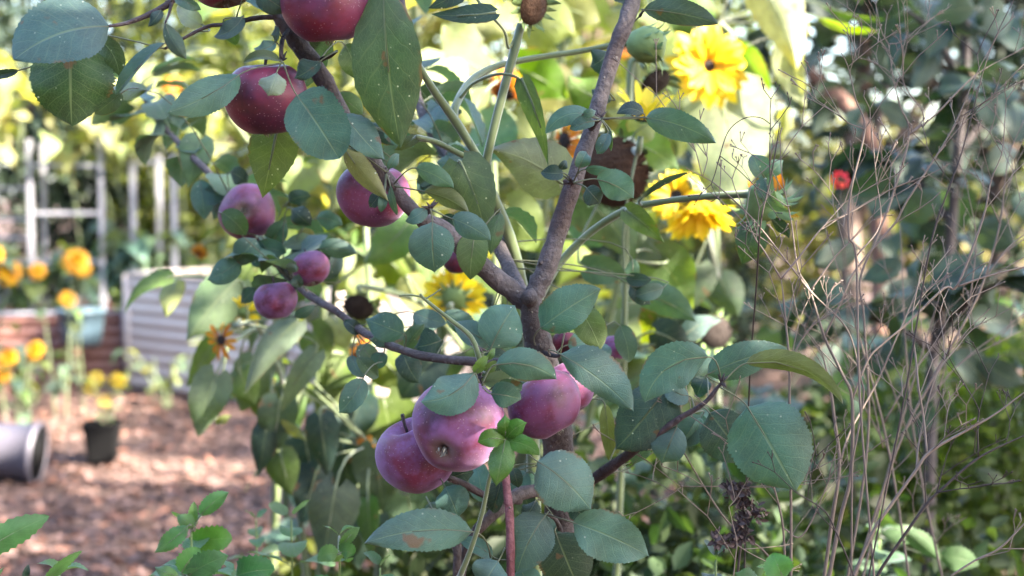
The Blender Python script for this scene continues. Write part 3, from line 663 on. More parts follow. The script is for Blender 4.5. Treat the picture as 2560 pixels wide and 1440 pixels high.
LV = [
 (274, 66, 34, 150, 112, -24, 44, 4, 1.20, -.03, 'b', dict(curl=0, wave=.05, asym=-.02, twist=0)),
 (178, 95, 180, 316, 104, -4, 4, -6, 1.245, .0, 'g', dict(under=True, c=(.026, .055, .014), kind='apple', at=(262, 66, 1.22), curl=0, twist=0)),
 (240, 92, 298, 190, 42, 14, 30, 0, 1.265, .0, 'g', dict(under=True, c=(.03, .055, .018))),
 (46, 176, -40, 192, 16, 3, 10, 30, 1.24, .02, 'd', dict(at=(75, 168))),
 (412, 58, 466, 148, 25, -6, 14, -12, 1.215, -.01, 's'),
 (412, 108, 282, 246, 30, -8, 52, 14, 1.25, .01, 'b', dict(twist=-30)),
 (305, 232, 238, 286, 26, 0, 12, 0, 1.27, .02, 's', dict(at=(345, 220, 1.3))),
 (600, 186, 416, 282, 47, 10, 16, 6, 1.23, -.02, 'b', dict(at=(703, 158, 1.245))),
 (608, 42, 526, 92, 26, 12, 34, 14, 1.24, .0, 'd'),
 (404, 22, 370, 66, 15, 3, 20, 10, 1.22, .0, 'd'),
 (436, -6, 506, 28, 17, 4, 15, 10, 1.21, .0, 'b'),
 (632, -20, 722, 36, 34, 5, 14, 8, 1.225, .0, 'd', dict(c=(.035, .075, .055))),
 (505, 62, 452, 20, 26, 4, 10, 0, 1.31, .03, 'l', dict(under=True)),
 (688, 106, 630, 118, 20, 10, 30, 20, 1.245, .0, 'b'),
 (688, 66, 686, 108, 15, 3, 40, 10, 1.25, .0, 'b'),
 (698, 152, 606, 158, 17, -14, 30, 20, 1.205, .0, 's', dict(at=(704, 152))),
 (692, 180, 670, 240, 34, 2, 8, 6, 1.195, -.01, 'p', dict(kind='round', at=(706, 152))),
 (802, 152, 728, 198, 32, 5, 30, 25, 1.24, .0, 'd'),
 (742, 238, 846, 394, 74, 3, 6, 4, 1.195, .0, 'b', dict(kind='round', at=(708, 155))),
 (858, 282, 958, 398, 46, -4, -26, 14, 1.235, .0, 'b'),
 (856, 362, 972, 504, 34, -6, 34, -12, 1.225, .0, 'o', dict(c=(.165, .155, .075), twist=20)),
 (838, 238, 912, 292, 26, 5, 10, 0, 1.32, .0, 's'),
 (862, 112, 892, 206, 34, 6, 0, 8, 1.33, .0, 'g', dict(under=True)),
 (972, 424, 1002, 382, 17, 4, 20, 15, 1.25, .0, 'b'),
 (955, 480, 922, 522, 18, 0, 20, 20, 1.235, .0, 'd'), (962, 482, 952, 530, 13, 0, 0, 20, 1.232, .0, 'b'),
 (976, 466, 992, 536, 15, -2, 50, 10, 1.24, .0, 'b'), (1064, 522, 1012, 552, 20, 4, 20, 12, 1.245, .0, 'b'),
 (1038, 420, 1134, 470, 27, 7, 20, 6, 1.24, .0, 'b', dict(at=(985, 460, 1.255))),
 (1058, 478, 1172, 532, 33, 9, 38, -14, 1.25, .0, 'o', dict(under=True, c=(.085, .095, .035), at=(985, 465, 1.255))),
 (1081, 553, 1088, 690, 58, -3, 4, 4, 1.215, .0, 'b', dict(at=(1076, 522))),
 (1128, 546, 1226, 600, 33, 6, 12, 4, 1.225, .0, 'b', dict(at=(1078, 524))),
 (1190, 572, 1176, 706, 42, -4, 20, 4, 1.275, .0, 'g', dict(under=True, c=(.06, .10, .022))),
 (1252, 528, 1226, 640, 24, -4, 20, 10, 1.31, .0, 's'),
 (1105, 545, 1160, 560, 14, 2, 10, 10, 1.30, .0, 'd'),
 (1484, 290, 1364, 334, 27, -26, 20, 4, 1.25, .0, 'b', dict(at=(1500, 297))),
 (1488, 302, 1420, 326, 20, -4, 24, 14, 1.24, .0, 'b'),
 (1456, 285, 1492, 276, 12, -2, 10, 10, 1.235, .0, 'b', dict(at=(1498, 297))),
 (1612, 294, 1790, 358, 39, 12, 18, 8, 1.235, -.01, 'b', dict(at=(1502, 297))),
 (1610, 285, 1540, 286, 22, -14, 40, 10, 1.285, .0, 'd'),
 (1520, 332, 1488, 390, 19, 3, 10, 12, 1.245, .0, 'b', dict(at=(1502, 299))), (1526, 326, 1526, 382, 10, 4, 35, 20, 1.25, .0, 's', dict(at=(1504, 299))),
 (1448, 420, 1470, 374, 22, 2, 14, 12, 1.235, .0, 'b'), (1408, 432, 1352, 430, 21, 2, 14, 14, 1.25, .0, 'd'),
 (1460, 424, 1542, 436, 14, 5, 30, 10, 1.24, .0, 'b'), (1400, 425, 1420, 398, 12, 0, 20, 10, 1.25, .0, 'd'),
 (1492, 448, 1590, 502, 40, 9, 14, -8, 1.225, .0, 'b', dict(wave=.14, at=(1433, 457))),
 (1466, 470, 1504, 512, 27, 0, 10, 10, 1.24, .0, 'd', dict(kind='round')),
 (1612, 24, 1796, 60, 36, 7, 16, -18, 1.255, -.02, 'd', dict(c=(.045, .07, .06), wave=.14)),
 (1522, 128, 1470, 168, 38, 6, 10, 10, 1.40, .0, 'd'), (1530, 250, 1476, 220, 18, 3, 10, 0, 1.36, .0, 'd'),
 (1350, 822, 1504, 722, 54, 5, 4, 4, 1.235, .0, 'b', dict(at=(1338, 862, 1.27))),
 (1226, 872, 1292, 758, 60, 4, 4, 4, 1.24, .0, 'b', dict(at=(1217, 905, 1.235))),
 (1232, 858, 1130, 800, 33, 4, 8, 8, 1.27, .0, 'b'),
 (1446, 768, 1502, 878, 42, 4, 8, -6, 1.275, .0, 'g', dict(under=True, wave=.1)),
 (1186, 934, 1050, 1004, 57, 20, 6, -4, 1.19, -.015, 'b', dict(at=(1196, 958))),
 (1238, 912, 1402, 958, 44, 22, 8, -14, 1.19, .0, 'b', dict(at=(1205, 965), curl=-.01)),
 (1398, 884, 1583, 1027, 52, 10, -6, 6, 1.195, -.01, 'b', dict(at=(1375, 888, 1.25), asym=.28)),
 (1226, 984, 1308, 1000, 34, 3, 14, 8, 1.175, .0, 'd', dict(c=(.03, .07, .055), at=(1206, 968))),
 (1206, 955, 1306, 952, 25, 5, 26, 0, 1.235, .0, 'p'), (1250, 960, 1312, 980, 22, 4, 20, 8, 1.22, .0, 'b'),
 (1342, 1152, 1486, 1288, 76, 12, -14, 16, 1.215, .0, 'b', dict(at=(1322, 1112, 1.27), wave=.07)),
 (1432, 1306, 1626, 1392, 64, 6, 8, 8, 1.21, .0, 'b', dict(at=(1364, 1284, 1.25))),
 (1364, 1288, 1292, 1432, 63, -8, 8, 4, 1.225, .0, 'b'),
 (1184, 1330, 906, 1360, 56, -18, 10, -6, 1.20, -.02, 'b', dict(at=(1226, 1394, 1.235), wave=.05)),
 (1112, 1216, 1148, 1300, 44, 2, 0, 8, 1.26, .0, 'b', dict(at=(1102, 1195, 1.29))),
 (1252, 1205, 1230, 1290, 32, 0, 20, 10, 1.275, .0, 'd'), (1282, 1170, 1296, 1225, 19, 2, 10, 8, 1.26, .0, 'd'),
 (1232, 1392, 1148, 1348, 23, -6, 20, 10, 1.245, .0, 'b'),
 (1246, 1402, 1196, 1480, 48, 0, 8, 8, 1.215, .0, 'b', dict(at=(1262, 1370, 1.23))),
 (1388, 1330, 1450, 1480, 72, 0, 8, 4, 1.33, .0, 'd', dict(c=(.02, .045, .025))),
 (1300, 1420, 1340, 1500, 40, 0, 8, 4, 1.24, .0, 'b'),
 (1772, 892, 1610, 1014, 62, -40, -14, -12, 1.245, .0, 'b', dict(at=(1803, 957, 1.264), wave=.09)),
 (1672, 960, 1532, 1130, 74, 6, 6, 4, 1.29, .0, 'd', dict(c=(.035, .07, .058))),
 (1768, 936, 1975, 872, 46, 10, 16, -8, 1.30, .0, 'b', dict(at=(1800, 960))),
 (1866, 908, 2108, 1012, 36, 42, 44, -20, 1.255, .0, 'g', dict(under=True, c=(.075, .10, .03), at=(1808, 957), cup=-.2)),
 (1868, 1016, 1990, 1228, 102, 2, 4, -4, 1.225, .0, 'b', dict(at=(1800, 968), wave=.09, kind='round', twist=0)),
 (1772, 1030, 1872, 1172, 66, 4, 8, 8, 1.30, .0, 'd', dict(c=(.035, .065, .06))),
 (1692, 1066, 1650, 1168, 47, 0, 12, 4, 1.285, .0, 'b'),
 (1722, 990, 1664, 962, 34, 6, 20, 10, 1.29, .0, 'b', dict(wave=.15)), (1760, 945, 1742, 988, 26, 0, 10, 10, 1.33, .0, 'd'),
 (1755, 1040, 1700, 1110, 40, 0, 12, 4, 1.34, .0, 'b'),
 (1512, 1010, 1522, 1152, 22, 4, 30, 10, 1.37, .0, 'o', dict(c=(.13, .15, .05))), (1545, 1060, 1530, 1150, 20, 4, 30, 10, 1.40, .0, 'o', dict(c=(.13, .15, .05))),
 (908, 946, 842, 1038, 32, 6, 12, 8, 1.30, .0, 'b', dict(at=(955, 905, 1.36))),
 (1010, 835, 908, 795, 38, 0, 8, 8, 1.36, .0, 'b', dict(wave=.12)), (1105, 850, 1036, 868, 42, 3, 8, 8, 1.37, .0, 'd'),
 (736, 792, 786, 764, 15, -3, 20, 10, 1.47, .0, 'b'),
 (640, 595, 570, 662, 34, 6, 10, 6, 1.56, .0, 'b'), (640, 622, 716, 634, 26, 6, 10, 6, 1.58, .0, 'b'),
 (556, 532, 618, 594, 30, 6, 16, 6, 1.50, .0, 'd', dict(c=(.04, .085, .04))), (600, 650, 508, 702, 34, 6, 20, 10, 1.56, .0, 'b'),
 (795, 622, 892, 634, 26, 6, 14, 6, 1.55, .0, 'b'), (735, 690, 752, 722, 17, 0, 10, 10, 1.50, .0, 'd'), (722, 680, 740, 655, 14, 0, 10, 10, 1.5, .0, 'b'),
 (500, 450, 512, 548, 30, 0, 8, 6, 1.68, .0, 'b'), (500, 350, 470, 470, 46, 0, 8, 6, 1.74, .0, 's', dict(kind='heart')),
 (728, 520, 778, 566, 26, 0, 10, 8, 1.56, .0, 'd'), (790, 545, 860, 566, 26, 6, 16, 10, 1.58, .0, 'b'), (745, 600, 790, 600, 26, 6, 16, 0, 1.62, .0, 'o', dict(c=(.14, .13, .04))),
 (720, 505, 775, 490, 22, 4, 14, 10, 1.6, .0, 'd'), (640, 720, 600, 760, 20, 0, 14, 10, 1.58, .0, 'b'),
 (360, 225, 250, 215, 26, 6, 20, 0, 1.5, .1, 'g', dict(under=True)), (560, 480, 500, 500, 26, 0, 14, 10, 1.68, .0, 'b'), (575, 430, 620, 460, 24, 4, 14, 10, 1.64, .0, 'd'),
 (960, 880, 930, 925, 22, 0, 10, 10, 1.40, .0, 'b'), (925, 850, 985, 868, 17, 5, 10, 10, 1.39, .0, 'b'), (900, 830, 860, 800, 18, 0, 14, 10, 1.42, .0, 'd'),
 (1120, 1200, 1190, 1180, 26, 5, 20, 10, 1.33, .0, 'd'), (1340, 1250, 1300, 1300, 26, 5, 20, 10, 1.33, .0, 'd'), (1420, 1260, 1470, 1310, 30, 5, 20, 10, 1.37, .0, 'd'),
 (1080, 320, 1140, 360, 34, 6, 14, 8, 1.55, .0, 'b'), (1040, 420, 1075, 440, 20, 4, 14, 8, 1.56, .0, 'd'), (1120, 380, 1170, 395, 22, 4, 10, 8, 1.5, .0, 'b'),
 (1590, -10, 1510, -50, 30, 4, 10, 8, 1.33, .0, 'd'), (560, 55, 590, 110, 22, 4, 10, 8, 1.30, .0, 'g', dict(under=True)),
]
g = random.Random(11)
for s in LV: traced_leaf(tree, BR, s, M['apple_leaf'], rng=g, stem_mat=M['petiole'])
for (x0, y0, x1, y1, n, dd) in ((880, 800, 1040, 930, 6, 1.42), (1060, 780, 1300, 900, 7, 1.42), (1430, 660, 1620, 800, 5, 1.45), (1430, 840, 1600, 900, 4, 1.42), (1080, 1180, 1400, 1320, 8, 1.40), (1600, 1040, 1780, 1140, 5, 1.36), (1240, 930, 1330, 1000, 3, 1.3), (1040, 380, 1180, 480, 5, 1.45), (620, 580, 860, 720, 7, 1.62), (880, 230, 1000, 420, 4, 1.42)):
    for i in range(n):
        x, y, a, L = g.uniform(x0, x1), g.uniform(y0, y1), g.uniform(0, 6.28), g.uniform(70, 105)*1.3/dd
        traced_leaf(tree, BR, (x-math.cos(a)*L/2, y-math.sin(a)*L/2, x+math.cos(a)*L/2, y+math.sin(a)*L/2, L*g.uniform(.28, .40), g.uniform(-8, 10), g.uniform(-30, 45), g.uniform(-8, 22), dd+g.uniform(-.03, .06), g.uniform(-.02, .03), g.choice('bbbds')), M['apple_leaf'], rng=g, stem_mat=M['petiole'])
# further leaves on the rear branches
UL = [unit_leaf('apple_leaf_form', 'apple', .36, .25+.15*k, 8+5*k, M['apple_leaf'], .35, 12, 4, .07, .05, k) for k in range(4)]
def leafmat(p, az, tilt, roll, s): return Matrix.Translation(p) @ Matrix.Rotation(az, 4, 'Z') @ Matrix.Rotation(-tilt, 4, 'Y') @ Matrix.Rotation(roll, 4, 'X') @ Matrix.Scale(s, 4)
back = BR[3][8:]+BR[4][26:]+BR[4][26:]+BR[2][52:]
for i in range(70):
    p = g.choice(back)-tree.location
    link('leaf', UL[g.randrange(4)], tree, jitter_c(TONE['b' if g.random() < .7 else 's'], g), leafmat(p, g.uniform(.2, 2.9) if g.random() < .8 else g.uniform(0, 6.28), g.uniform(-.4, .9), g.uniform(-.5, .5), g.uniform(.045, .075)))

# ------------------------------------------------------------------ apples
def apple(px, py, rx, ry, d, cal, label, bloom, lobes=.022, seed=0, stem_to=None, taper=.10, tone=1.0):
    """cal: calyx direction on screen (x right, y down), z towards the camera"""
    g = random.Random(seed+500); r = (rx+ry)/2*d/F; c = P(px, py, d)
    v = (CAM-c).normalized(); rt = Vector((0, 0, 1)).cross(v).normalized()
    if rt.x < 0: rt = -rt
    up = v.cross(rt).normalized(); up = up if up.z > 0 else -up
    cd = (rt*cal[0]-up*cal[1]+v*cal[2]).normalized()
    z = -cd; q = z.to_track_quat('Z', 'Y').to_matrix().to_4x4()
    nu, nv = 48, 36; vv = []; ff = []; ph = g.uniform(0, 6)
    for i in range(nv+1):
        th = math.pi*i/nv; st, ct = math.sin(th), math.cos(th)
        for k in range(nu):
            a = 2*math.pi*k/nu
            lob = 1+lobes*math.cos(5*a+ph)*(.35+.65*((1-ct)/2)**1.5)+.03*math.cos(2*a+ph*2)+.018*math.cos(3*a+ph)*st
            rad = st*(1+taper*ct)*lob*1.02
            zz = ct*.93-.42*math.exp(-(st/.30)**2)*(ct > 0)+.26*math.exp(-(st/.26)**2)*(ct < 0)+.03*math.cos(a+ph)*st
            vv.append(Vector((rad*math.cos(a), rad*math.sin(a), zz))*r)
    for i in range(nv):
        for k in range(nu): ff.append((i*nu+k, (i+1)*nu+k, (i+1)*nu+(k+1) % nu, i*nu+(k+1) % nu))
    root = empty('apple', c, label, 'apple', 'apples on the tree'); root.matrix_basis = Matrix.Translation(c)
    sk = link('skin', mesh('apple_skin', vv, ff, M['apple']), root, (bloom, tone, 0)); sk.matrix_basis = q
    mb = MB()
    zc = (-.93+.24)*r
    for k in range(5):
        a = k*1.2566+g.uniform(-.2, .2); o_ = Vector((math.cos(a), math.sin(a), 0))
        s_ = Vector((-math.sin(a), math.cos(a), 0))
        mb.add([o_*r*.02+s_*r*.05+Vector((0, 0, zc)), o_*r*.02-s_*r*.05+Vector((0, 0, zc)), o_*r*.13-s_*r*.02+Vector((0, 0, zc-.17*r)), o_*r*.06+s_*r*.01+Vector((0, 0, zc-.26*r)), o_*r*.12+s_*r*.02+Vector((0, 0, zc-.16*r))], [(0, 1, 2, 4), (4, 2, 3)])
    for k in range(7):
        a = g.uniform(0, 6.28); b = Vector((math.cos(a)*.04*r, math.sin(a)*.04*r, zc)); mb.tube([b, b*1.0+Vector((math.cos(a)*.04*r, math.sin(a)*.04*r, -.2*r))], [.02*r, .006*r], 4)
    cx = link('calyx', mesh('calyx', mb.v, mb.f, M['calyx']), root); cx.matrix_basis = q
    mb = MB(); mb.tube([Vector((0, 0, .45*r)), Vector((.02*r, 0, .8*r)), Vector((.10*r, .03*r, 1.12*r))], [.045*r, .036*r, .05*r], 7)
    sm = link('stem', mesh('stem', mb.v, mb.f, M['twig']), root); sm.matrix_basis = q
    return root
apple(558, -62, 92, 88, 1.27, (.1, .9, .3), 'apple cut off by the top edge, leftmost of the upper apples', .12, seed=1)
apple(814, 6, 113, 117, 1.235, (.1, .95, .05), 'large dark plum red apple cut by the top edge beside the longest leaf', .22, seed=2, taper=.05)
apple(666, 246, 99, 109, 1.27, (.05, .98, -.1), 'bright crimson apple with a small round pale leaf hanging over it', .10, seed=3, taper=.06)
apple(932, 488, 93, 87, 1.31, (-.1, .98, -.2), 'purple red apple behind the twisted olive leaf', .45, seed=4)
apple(617, 530, 69, 69, 1.62, (-.15, -.05, .95), 'blurred purple apple showing its calyx, below the holed green leaf', .42, seed=5, taper=.18)
apple(776, 672, 49, 47, 1.55, (.2, .9, .3), 'small blurred pink red apple, upper of the pair on the low left branch', .55, seed=6)
apple(691, 751, 54, 54, 1.54, (.1, .95, .05), 'small round mauve apple, lower of the pair on the low left branch', .75, seed=7)
apple(1042, 1138, 98, 107, 1.30, (.35, .85, -.3), 'mauve apple leftmost in the low cluster, tucked behind the big front apple', .85, seed=8)
apple(1142, 1068, 113, 120, 1.225, (-.36, .60, .70), 'big mauve apple in front with its grey calyx end showing', .72, .03, seed=9, taper=.14)
apple(1364, 1012, 86, 94, 1.27, (.45, .85, .05), 'mauve apple right of the lobed vine leaf, half under two leaves', .48, .045, seed=10, taper=.08)
apple(1412, 975, 66, 82, 1.315, (.5, .8, .1), 'darker purple apple pressed behind the right apple of the low cluster', .55, seed=11)
apple(1542, 868, 26, 42, 1.60, (.0, .9, .1), 'small blurred pink apple sliver right of the trunk below the green leaf', .8, seed=12)
apple(1141, 656, 34, 30, 1.55, (.0, .9, .1), 'small dull red apple peeking out between two leaves above the yellow sunflower', .2, seed=13)
apple(1412, 858, 32, 36, 1.42, (.0, .9, .1), 'dark red apple half hidden behind the trunk', .03, seed=14)

# ------------------------------------------------------------------ sunflowers
def petal_mesh(name, W, droop, mat, seed=0, ln=1.0, kind='petal', teeth=.0):
    g = random.Random(seed); A = Vector((0, 0, 0)); T = Vector((ln*math.cos(droop), 0, -ln*math.sin(droop))); Mi = Vector((ln*.5, 0, ln*.08))
    Cf = lambda u: A*(1-u)**2+Mi*2*u*(1-u)+T*u*u
    S = Vector((0, 1, 0))
    def tn(u): return ((Mi-A)*(1-u)+(T-Mi)*u).normalized()
    vv, ff, uv = leaf_grid(Cf, lambda u: S, lambda u: tn(u).cross(S).normalized(), W, kind, 10, 4, g.uniform(-14, 14), 14, 0, .05, 0, teeth, g, g.uniform(-20, 20))
    return mesh(name, vv, ff, mat, uv)
PM = {}
for key in ('yellow', 'orange', 'marigold'):
    for k, dr in enumerate((.05, .35, .75)): PM[key, k] = petal_mesh(key+'_petal', .17, dr, M[key], k)
BRACT = [petal_mesh('bract', .19, .2+.3*k, M['calyx_green'], k, 1.0, 'heart') for k in range(2)]
def head_frame(c, n, root):
    n = Vector(n).normalized(); return Matrix.Translation(c-Vector(root.location)) @ n.to_track_quat('Z', 'Y').to_matrix().to_4x4()
def disc_bm(r, mat_i=0, n=150, dome=.28, seed=0, bump=.035):
    mb = MB(); v, f = revolve([(.01*r, -.42*r), (.35*r, -.38*r), (.8*r, -.18*r), (.98*r, -.02*r)], 22); mb.add(v, f, None, 1)
    v, f = revolve([(.98*r, -.02*r), (.9*r, .06*r), (.6*r, dome*r*.7), (.3*r, dome*r*.9), (.02*r, dome*r*.8)], 22); mb.add(v, f[:-1], None, 0)
    g = random.Random(seed)
    for i in range(n):
        a = i*2.39996; q = math.sqrt((i+.5)/n); x, y = q*r*.95*math.cos(a), q*r*.95*math.sin(a); z = dome*r*(1-.95*q*q)*.9
        s = r*1.25/math.sqrt(n); h = s*g.uniform(.25, .55)
        c = Vector((x, y, z)); mb.add([c+Vector((s, 0, 0))*.6, c+Vector((0, s, 0))*.6, c-Vector((s, 0, 0))*.6, c-Vector((0, s, 0))*.6, c+Vector((x*.15, y*.15, h))], [(0, 1, 4), (1, 2, 4), (2, 3, 4), (3, 0, 4)])
    return mb
def flower(root, c, n, Rad, kind='yellow', npet=20, disc=.32, droop=0, dark=False, rows=2, bracts=10, seed=0, keep=1.0, spread=0.0):
    g = random.Random(seed+900); m = head_frame(c, n, root); r = Rad*disc
    mb = disc_bm(r, n=110 if Rad > .03 else 40, seed=seed); h = mb.build('flower_head', [M['disc_dark' if dark else 'disc'], M['calyx_green']], root, mat=m, smooth=True)
    for w in range(rows):
        for i in range(npet):
            if g.random() > keep: continue
            a = 2*math.pi*(i+.5*w+g.uniform(-.25, .25))/npet; L = (Rad-r*.85)*g.uniform(.85, 1.12)*(1-.1*w)
            el = g.uniform(-.1, .25)+.18*w-spread
            p = Matrix.Rotation(a, 4, 'Z') @ Matrix.Translation((r*.86, 0, .01*Rad*w)) @ Matrix.Rotation(-el, 4, 'Y') @ Matrix.Rotation(g.uniform(-.35, .35), 4, 'X') @ Matrix.Scale(L, 4)
            link('petal', PM[kind, min(2, max(0, droop+(g.random() < .3)))], h, mat=p)
    for i in range(bracts):
        a = 2*math.pi*(i+g.uniform(-.2, .2))/bracts
        p = Matrix.Rotation(a, 4, 'Z') @ Matrix.Translation((r*.8, 0, -.12*r)) @ Matrix.Rotation(g.uniform(-.2, .4), 4, 'Y') @ Matrix.Rotation(math.pi, 4, 'X') @ Matrix.Scale(r*g.uniform(.7, 1.0), 4)
        link('bract', BRACT[i % 2], h, mat=p)
    return h
def seed_head(root, c, n, r, dark=False, bracts=14, seed=0, blen=.8, nseed=420, curlb=0.0):
    g = random.Random(seed+300); m = head_frame(c, n, root)
    h = disc_bm(r, n=nseed, dome=.34, seed=seed).build('seed_head', [M['disc_dark' if dark else 'disc'], M['calyx_green']], root, mat=m)
    for i in range(bracts):
        a = 2*math.pi*(i+g.uniform(-.25, .25))/bracts
        p = Matrix.Rotation(a, 4, 'Z') @ Matrix.Translation((r*.93, 0, -.06*r)) @ Matrix.Rotation(g.uniform(-.9, .3)-curlb, 4, 'Y') @ Matrix.Rotation(math.pi, 4, 'X') @ Matrix.Scale(r*blen*g.uniform(.7, 1.1), 4)
        link('bract', BRACT[i % 2], h, mat=p)
    return h
def stem_px(root, paths, pts, name='stem', mat='green_stem', sides=8):
    c, r = path_px(pts); mb = MB(); mb.tube(c, r, sides, jit=.03); paths.append(c); return mb.build(name, M[mat], root)
def stem_to(root, paths, a, b, r0, r1, sag=.03, name='stem'):
    md = a.lerp(b, .55)+Vector((0, 0, sag)); c = catmull([a, md, b], 6); mb = MB(); n = len(c)
    mb.tube(c, [r0+(r1-r0)*i/(n-1) for i in range(n)], 7); paths.append(c); return mb.build(name, M['green_stem'], root)
def plant_root(name, px, d, label, cat, top_py, w=16, group=None, lean=0):
    q = P(px, 480, d); root = empty(name, (q.x, q.y, 0), label, cat, group); t = P(px+lean, top_py, d)
    mb = MB(); c = catmull([Vector((q.x, q.y, -.03)), Vector((q.x, q.y, 0)).lerp(t, .5)+Vector((.02, .01, 0)), t], 10)
    mb.tube(c, [w/2*d/F*(1-.5*i/(len(c)-1)) for i in range(len(c))], 8); mb.build('stem', M['green_stem'], root); return root, [c]
def tl(root, paths, specs, seed=0, **kw):
    g = random.Random(seed)
    for s in specs: traced_leaf(root, paths, s, M['sun_leaf'], 'heart', rng=g, pet_r=.0016, maxpet=.6, nu=18, teeth=.02, **kw)

# front sunflower, its stems twine behind the apple limbs
q = P(1338, 1440, 1.47); sf, sp = empty('sunflower', (q.x, q.y, 0), 'sunflower with a seeding head at the top edge and long bare green stems', 'sunflower', 'sunflowers'), []
stem_px(sf, sp, [(1303, 60, 22, 1.38), (1285, 130, 23, 1.38), (1258, 230, 23, 1.38), (1228, 350, 22, 1.38), (1214, 430, 24, 1.39), (1232, 490, 28, 1.40), (1272, 590, 32, 1.42), (1306, 720, 30, 1.44), (1325, 900, 32, 1.46), (1338, 1440, 36, 1.47), (1345, 2600, 40, 1.47)])
stem_px(sf, sp, [(1216, 425, 22, 1.39), (1190, 385, 22, 1.38), (1140, 305, 24, 1.37), (1082, 222, 20, 1.35), (1040, 150, 16, 1.33), (1000, 60, 14, 1.29), (960, -40, 12, 1.25)])
stem_px(sf, sp, [(1134, 300, 22, 1.37), (1140, 262, 22, 1.38), (1175, 205, 20, 1.42), (1235, 168, 18, 1.45), (1330, 146, 16, 1.47), (1440, 130, 15, 1.48), (1540, 112, 15, 1.48), (1590, 108, 17, 1.48)])
stem_px(sf, sp, [(1150, 245, 9, 1.385), (1185, 208, 8, 1.38), (1240, 186, 8, 1.36), (1285, 190, 8, 1.35), (1306, 205, 9, 1.35)], name='leaf_stalk')
stem_px(sf, sp, [(1210, 412, 17, 1.385), (1150, 385, 15, 1.37), (1090, 355, 14, 1.36), (1040, 342, 11, 1.34)])
stem_px(sf, sp, [(1296, 80, 8, 1.38), (1272, 120, 8, 1.375), (1262, 80, 7, 1.36), (1235, 48, 7, 1.34), (1210, 28, 7, 1.33)], name='leaf_stalk')
stem_px(sf, sp, [(1320, 800, 26, 1.45), (1370, 700, 24, 1.47), (1410, 645, 20, 1.48), (1480, 578, 19, 1.48), (1560, 528, 19, 1.47), (1640, 507, 17, 1.46), (1760, 492, 17, 1.44), (1860, 486, 20, 1.42), (1890, 487, 34, 1.41)])
stem_px(sf, sp, [(1218, 438, 8, 1.385), (1205, 400, 8, 1.36), (1175, 394, 7, 1.345), (1152, 420, 7, 1.335), (1145, 470, 6, 1.325), (1150, 505, 5, 1.322)], name='leaf_stalk')
seed_head(sf, P(1334, 18, 1.37), (.62, -.62, -.25), 46*1.37/F, seed=1, bracts=18, blen=1.0)
# bud beyond the leader
n = Vector((1, -.15, -.15)).normalized(); mb = MB(); r_ = 46*1.46/F
v, f = revolve([(.1*r_, -1.2*r_), (.55*r_, -1.05*r_), (.98*r_, -.4*r_), (1.0*r_, .2*r_), (.8*r_, .75*r_), (.45*r_, .95*r_), (.1*r_, .9*r_)], 20); mb.add(v, f)
bud = mb.build('flower_bud', M['calyx_green'], sf, mat=head_frame(P(1620, 112, 1.47), n, sf))
g = random.Random(2)
for i in range(22):
    a = i*2.4; w = i % 3
    link('bract', BRACT[i % 2], bud, mat=Matrix.Rotation(a, 4, 'Z') @ Matrix.Translation((r_*(.98-.1*w), 0, r_*(-.3+.45*w))) @ Matrix.Rotation(-1.25+g.uniform(-.2, .7)*(w == 2), 4, 'Y') @ Matrix.Scale(r_*(.75+.2*g.random()), 4))
# nodding head at the right end of the long stem, seen from behind
n = Vector((.55, .35, -.75)).normalized(); mb = MB(); r_ = 50*1.41/F
v, f = revolve([(.22*r_, -1.15*r_), (.34*r_, -.9*r_), (.72*r_, -.5*r_), (1.0*r_, .0), (1.05*r_, .25*r_), (.9*r_, .5*r_), (.1*r_, .55*r_)], 22); mb.add(v, f)
hd = mb.build('nodding_head', M['calyx_green'], sf, mat=head_frame(P(1908, 512, 1.41), n, sf))
for i in range(20):
    a = i*2.4; link('bract', BRACT[i % 2], hd, mat=Matrix.Rotation(a, 4, 'Z') @ Matrix.Translation((r_*.95, 0, r_*(.0+.15*(i % 3)))) @ Matrix.Rotation(g.uniform(-1.2, -.1), 4, 'Y') @ Matrix.Scale(r_*(.9+.4*g.random()), 4))
for i in range(4): link('petal', PM['orange', 2], hd, mat=Matrix.Rotation(.6+i*.35, 4, 'Z') @ Matrix.Translation((r_, 0, r_*.2)) @ Matrix.Rotation(.2, 4, 'Y') @ Matrix.Scale(r_*1.2, 4))
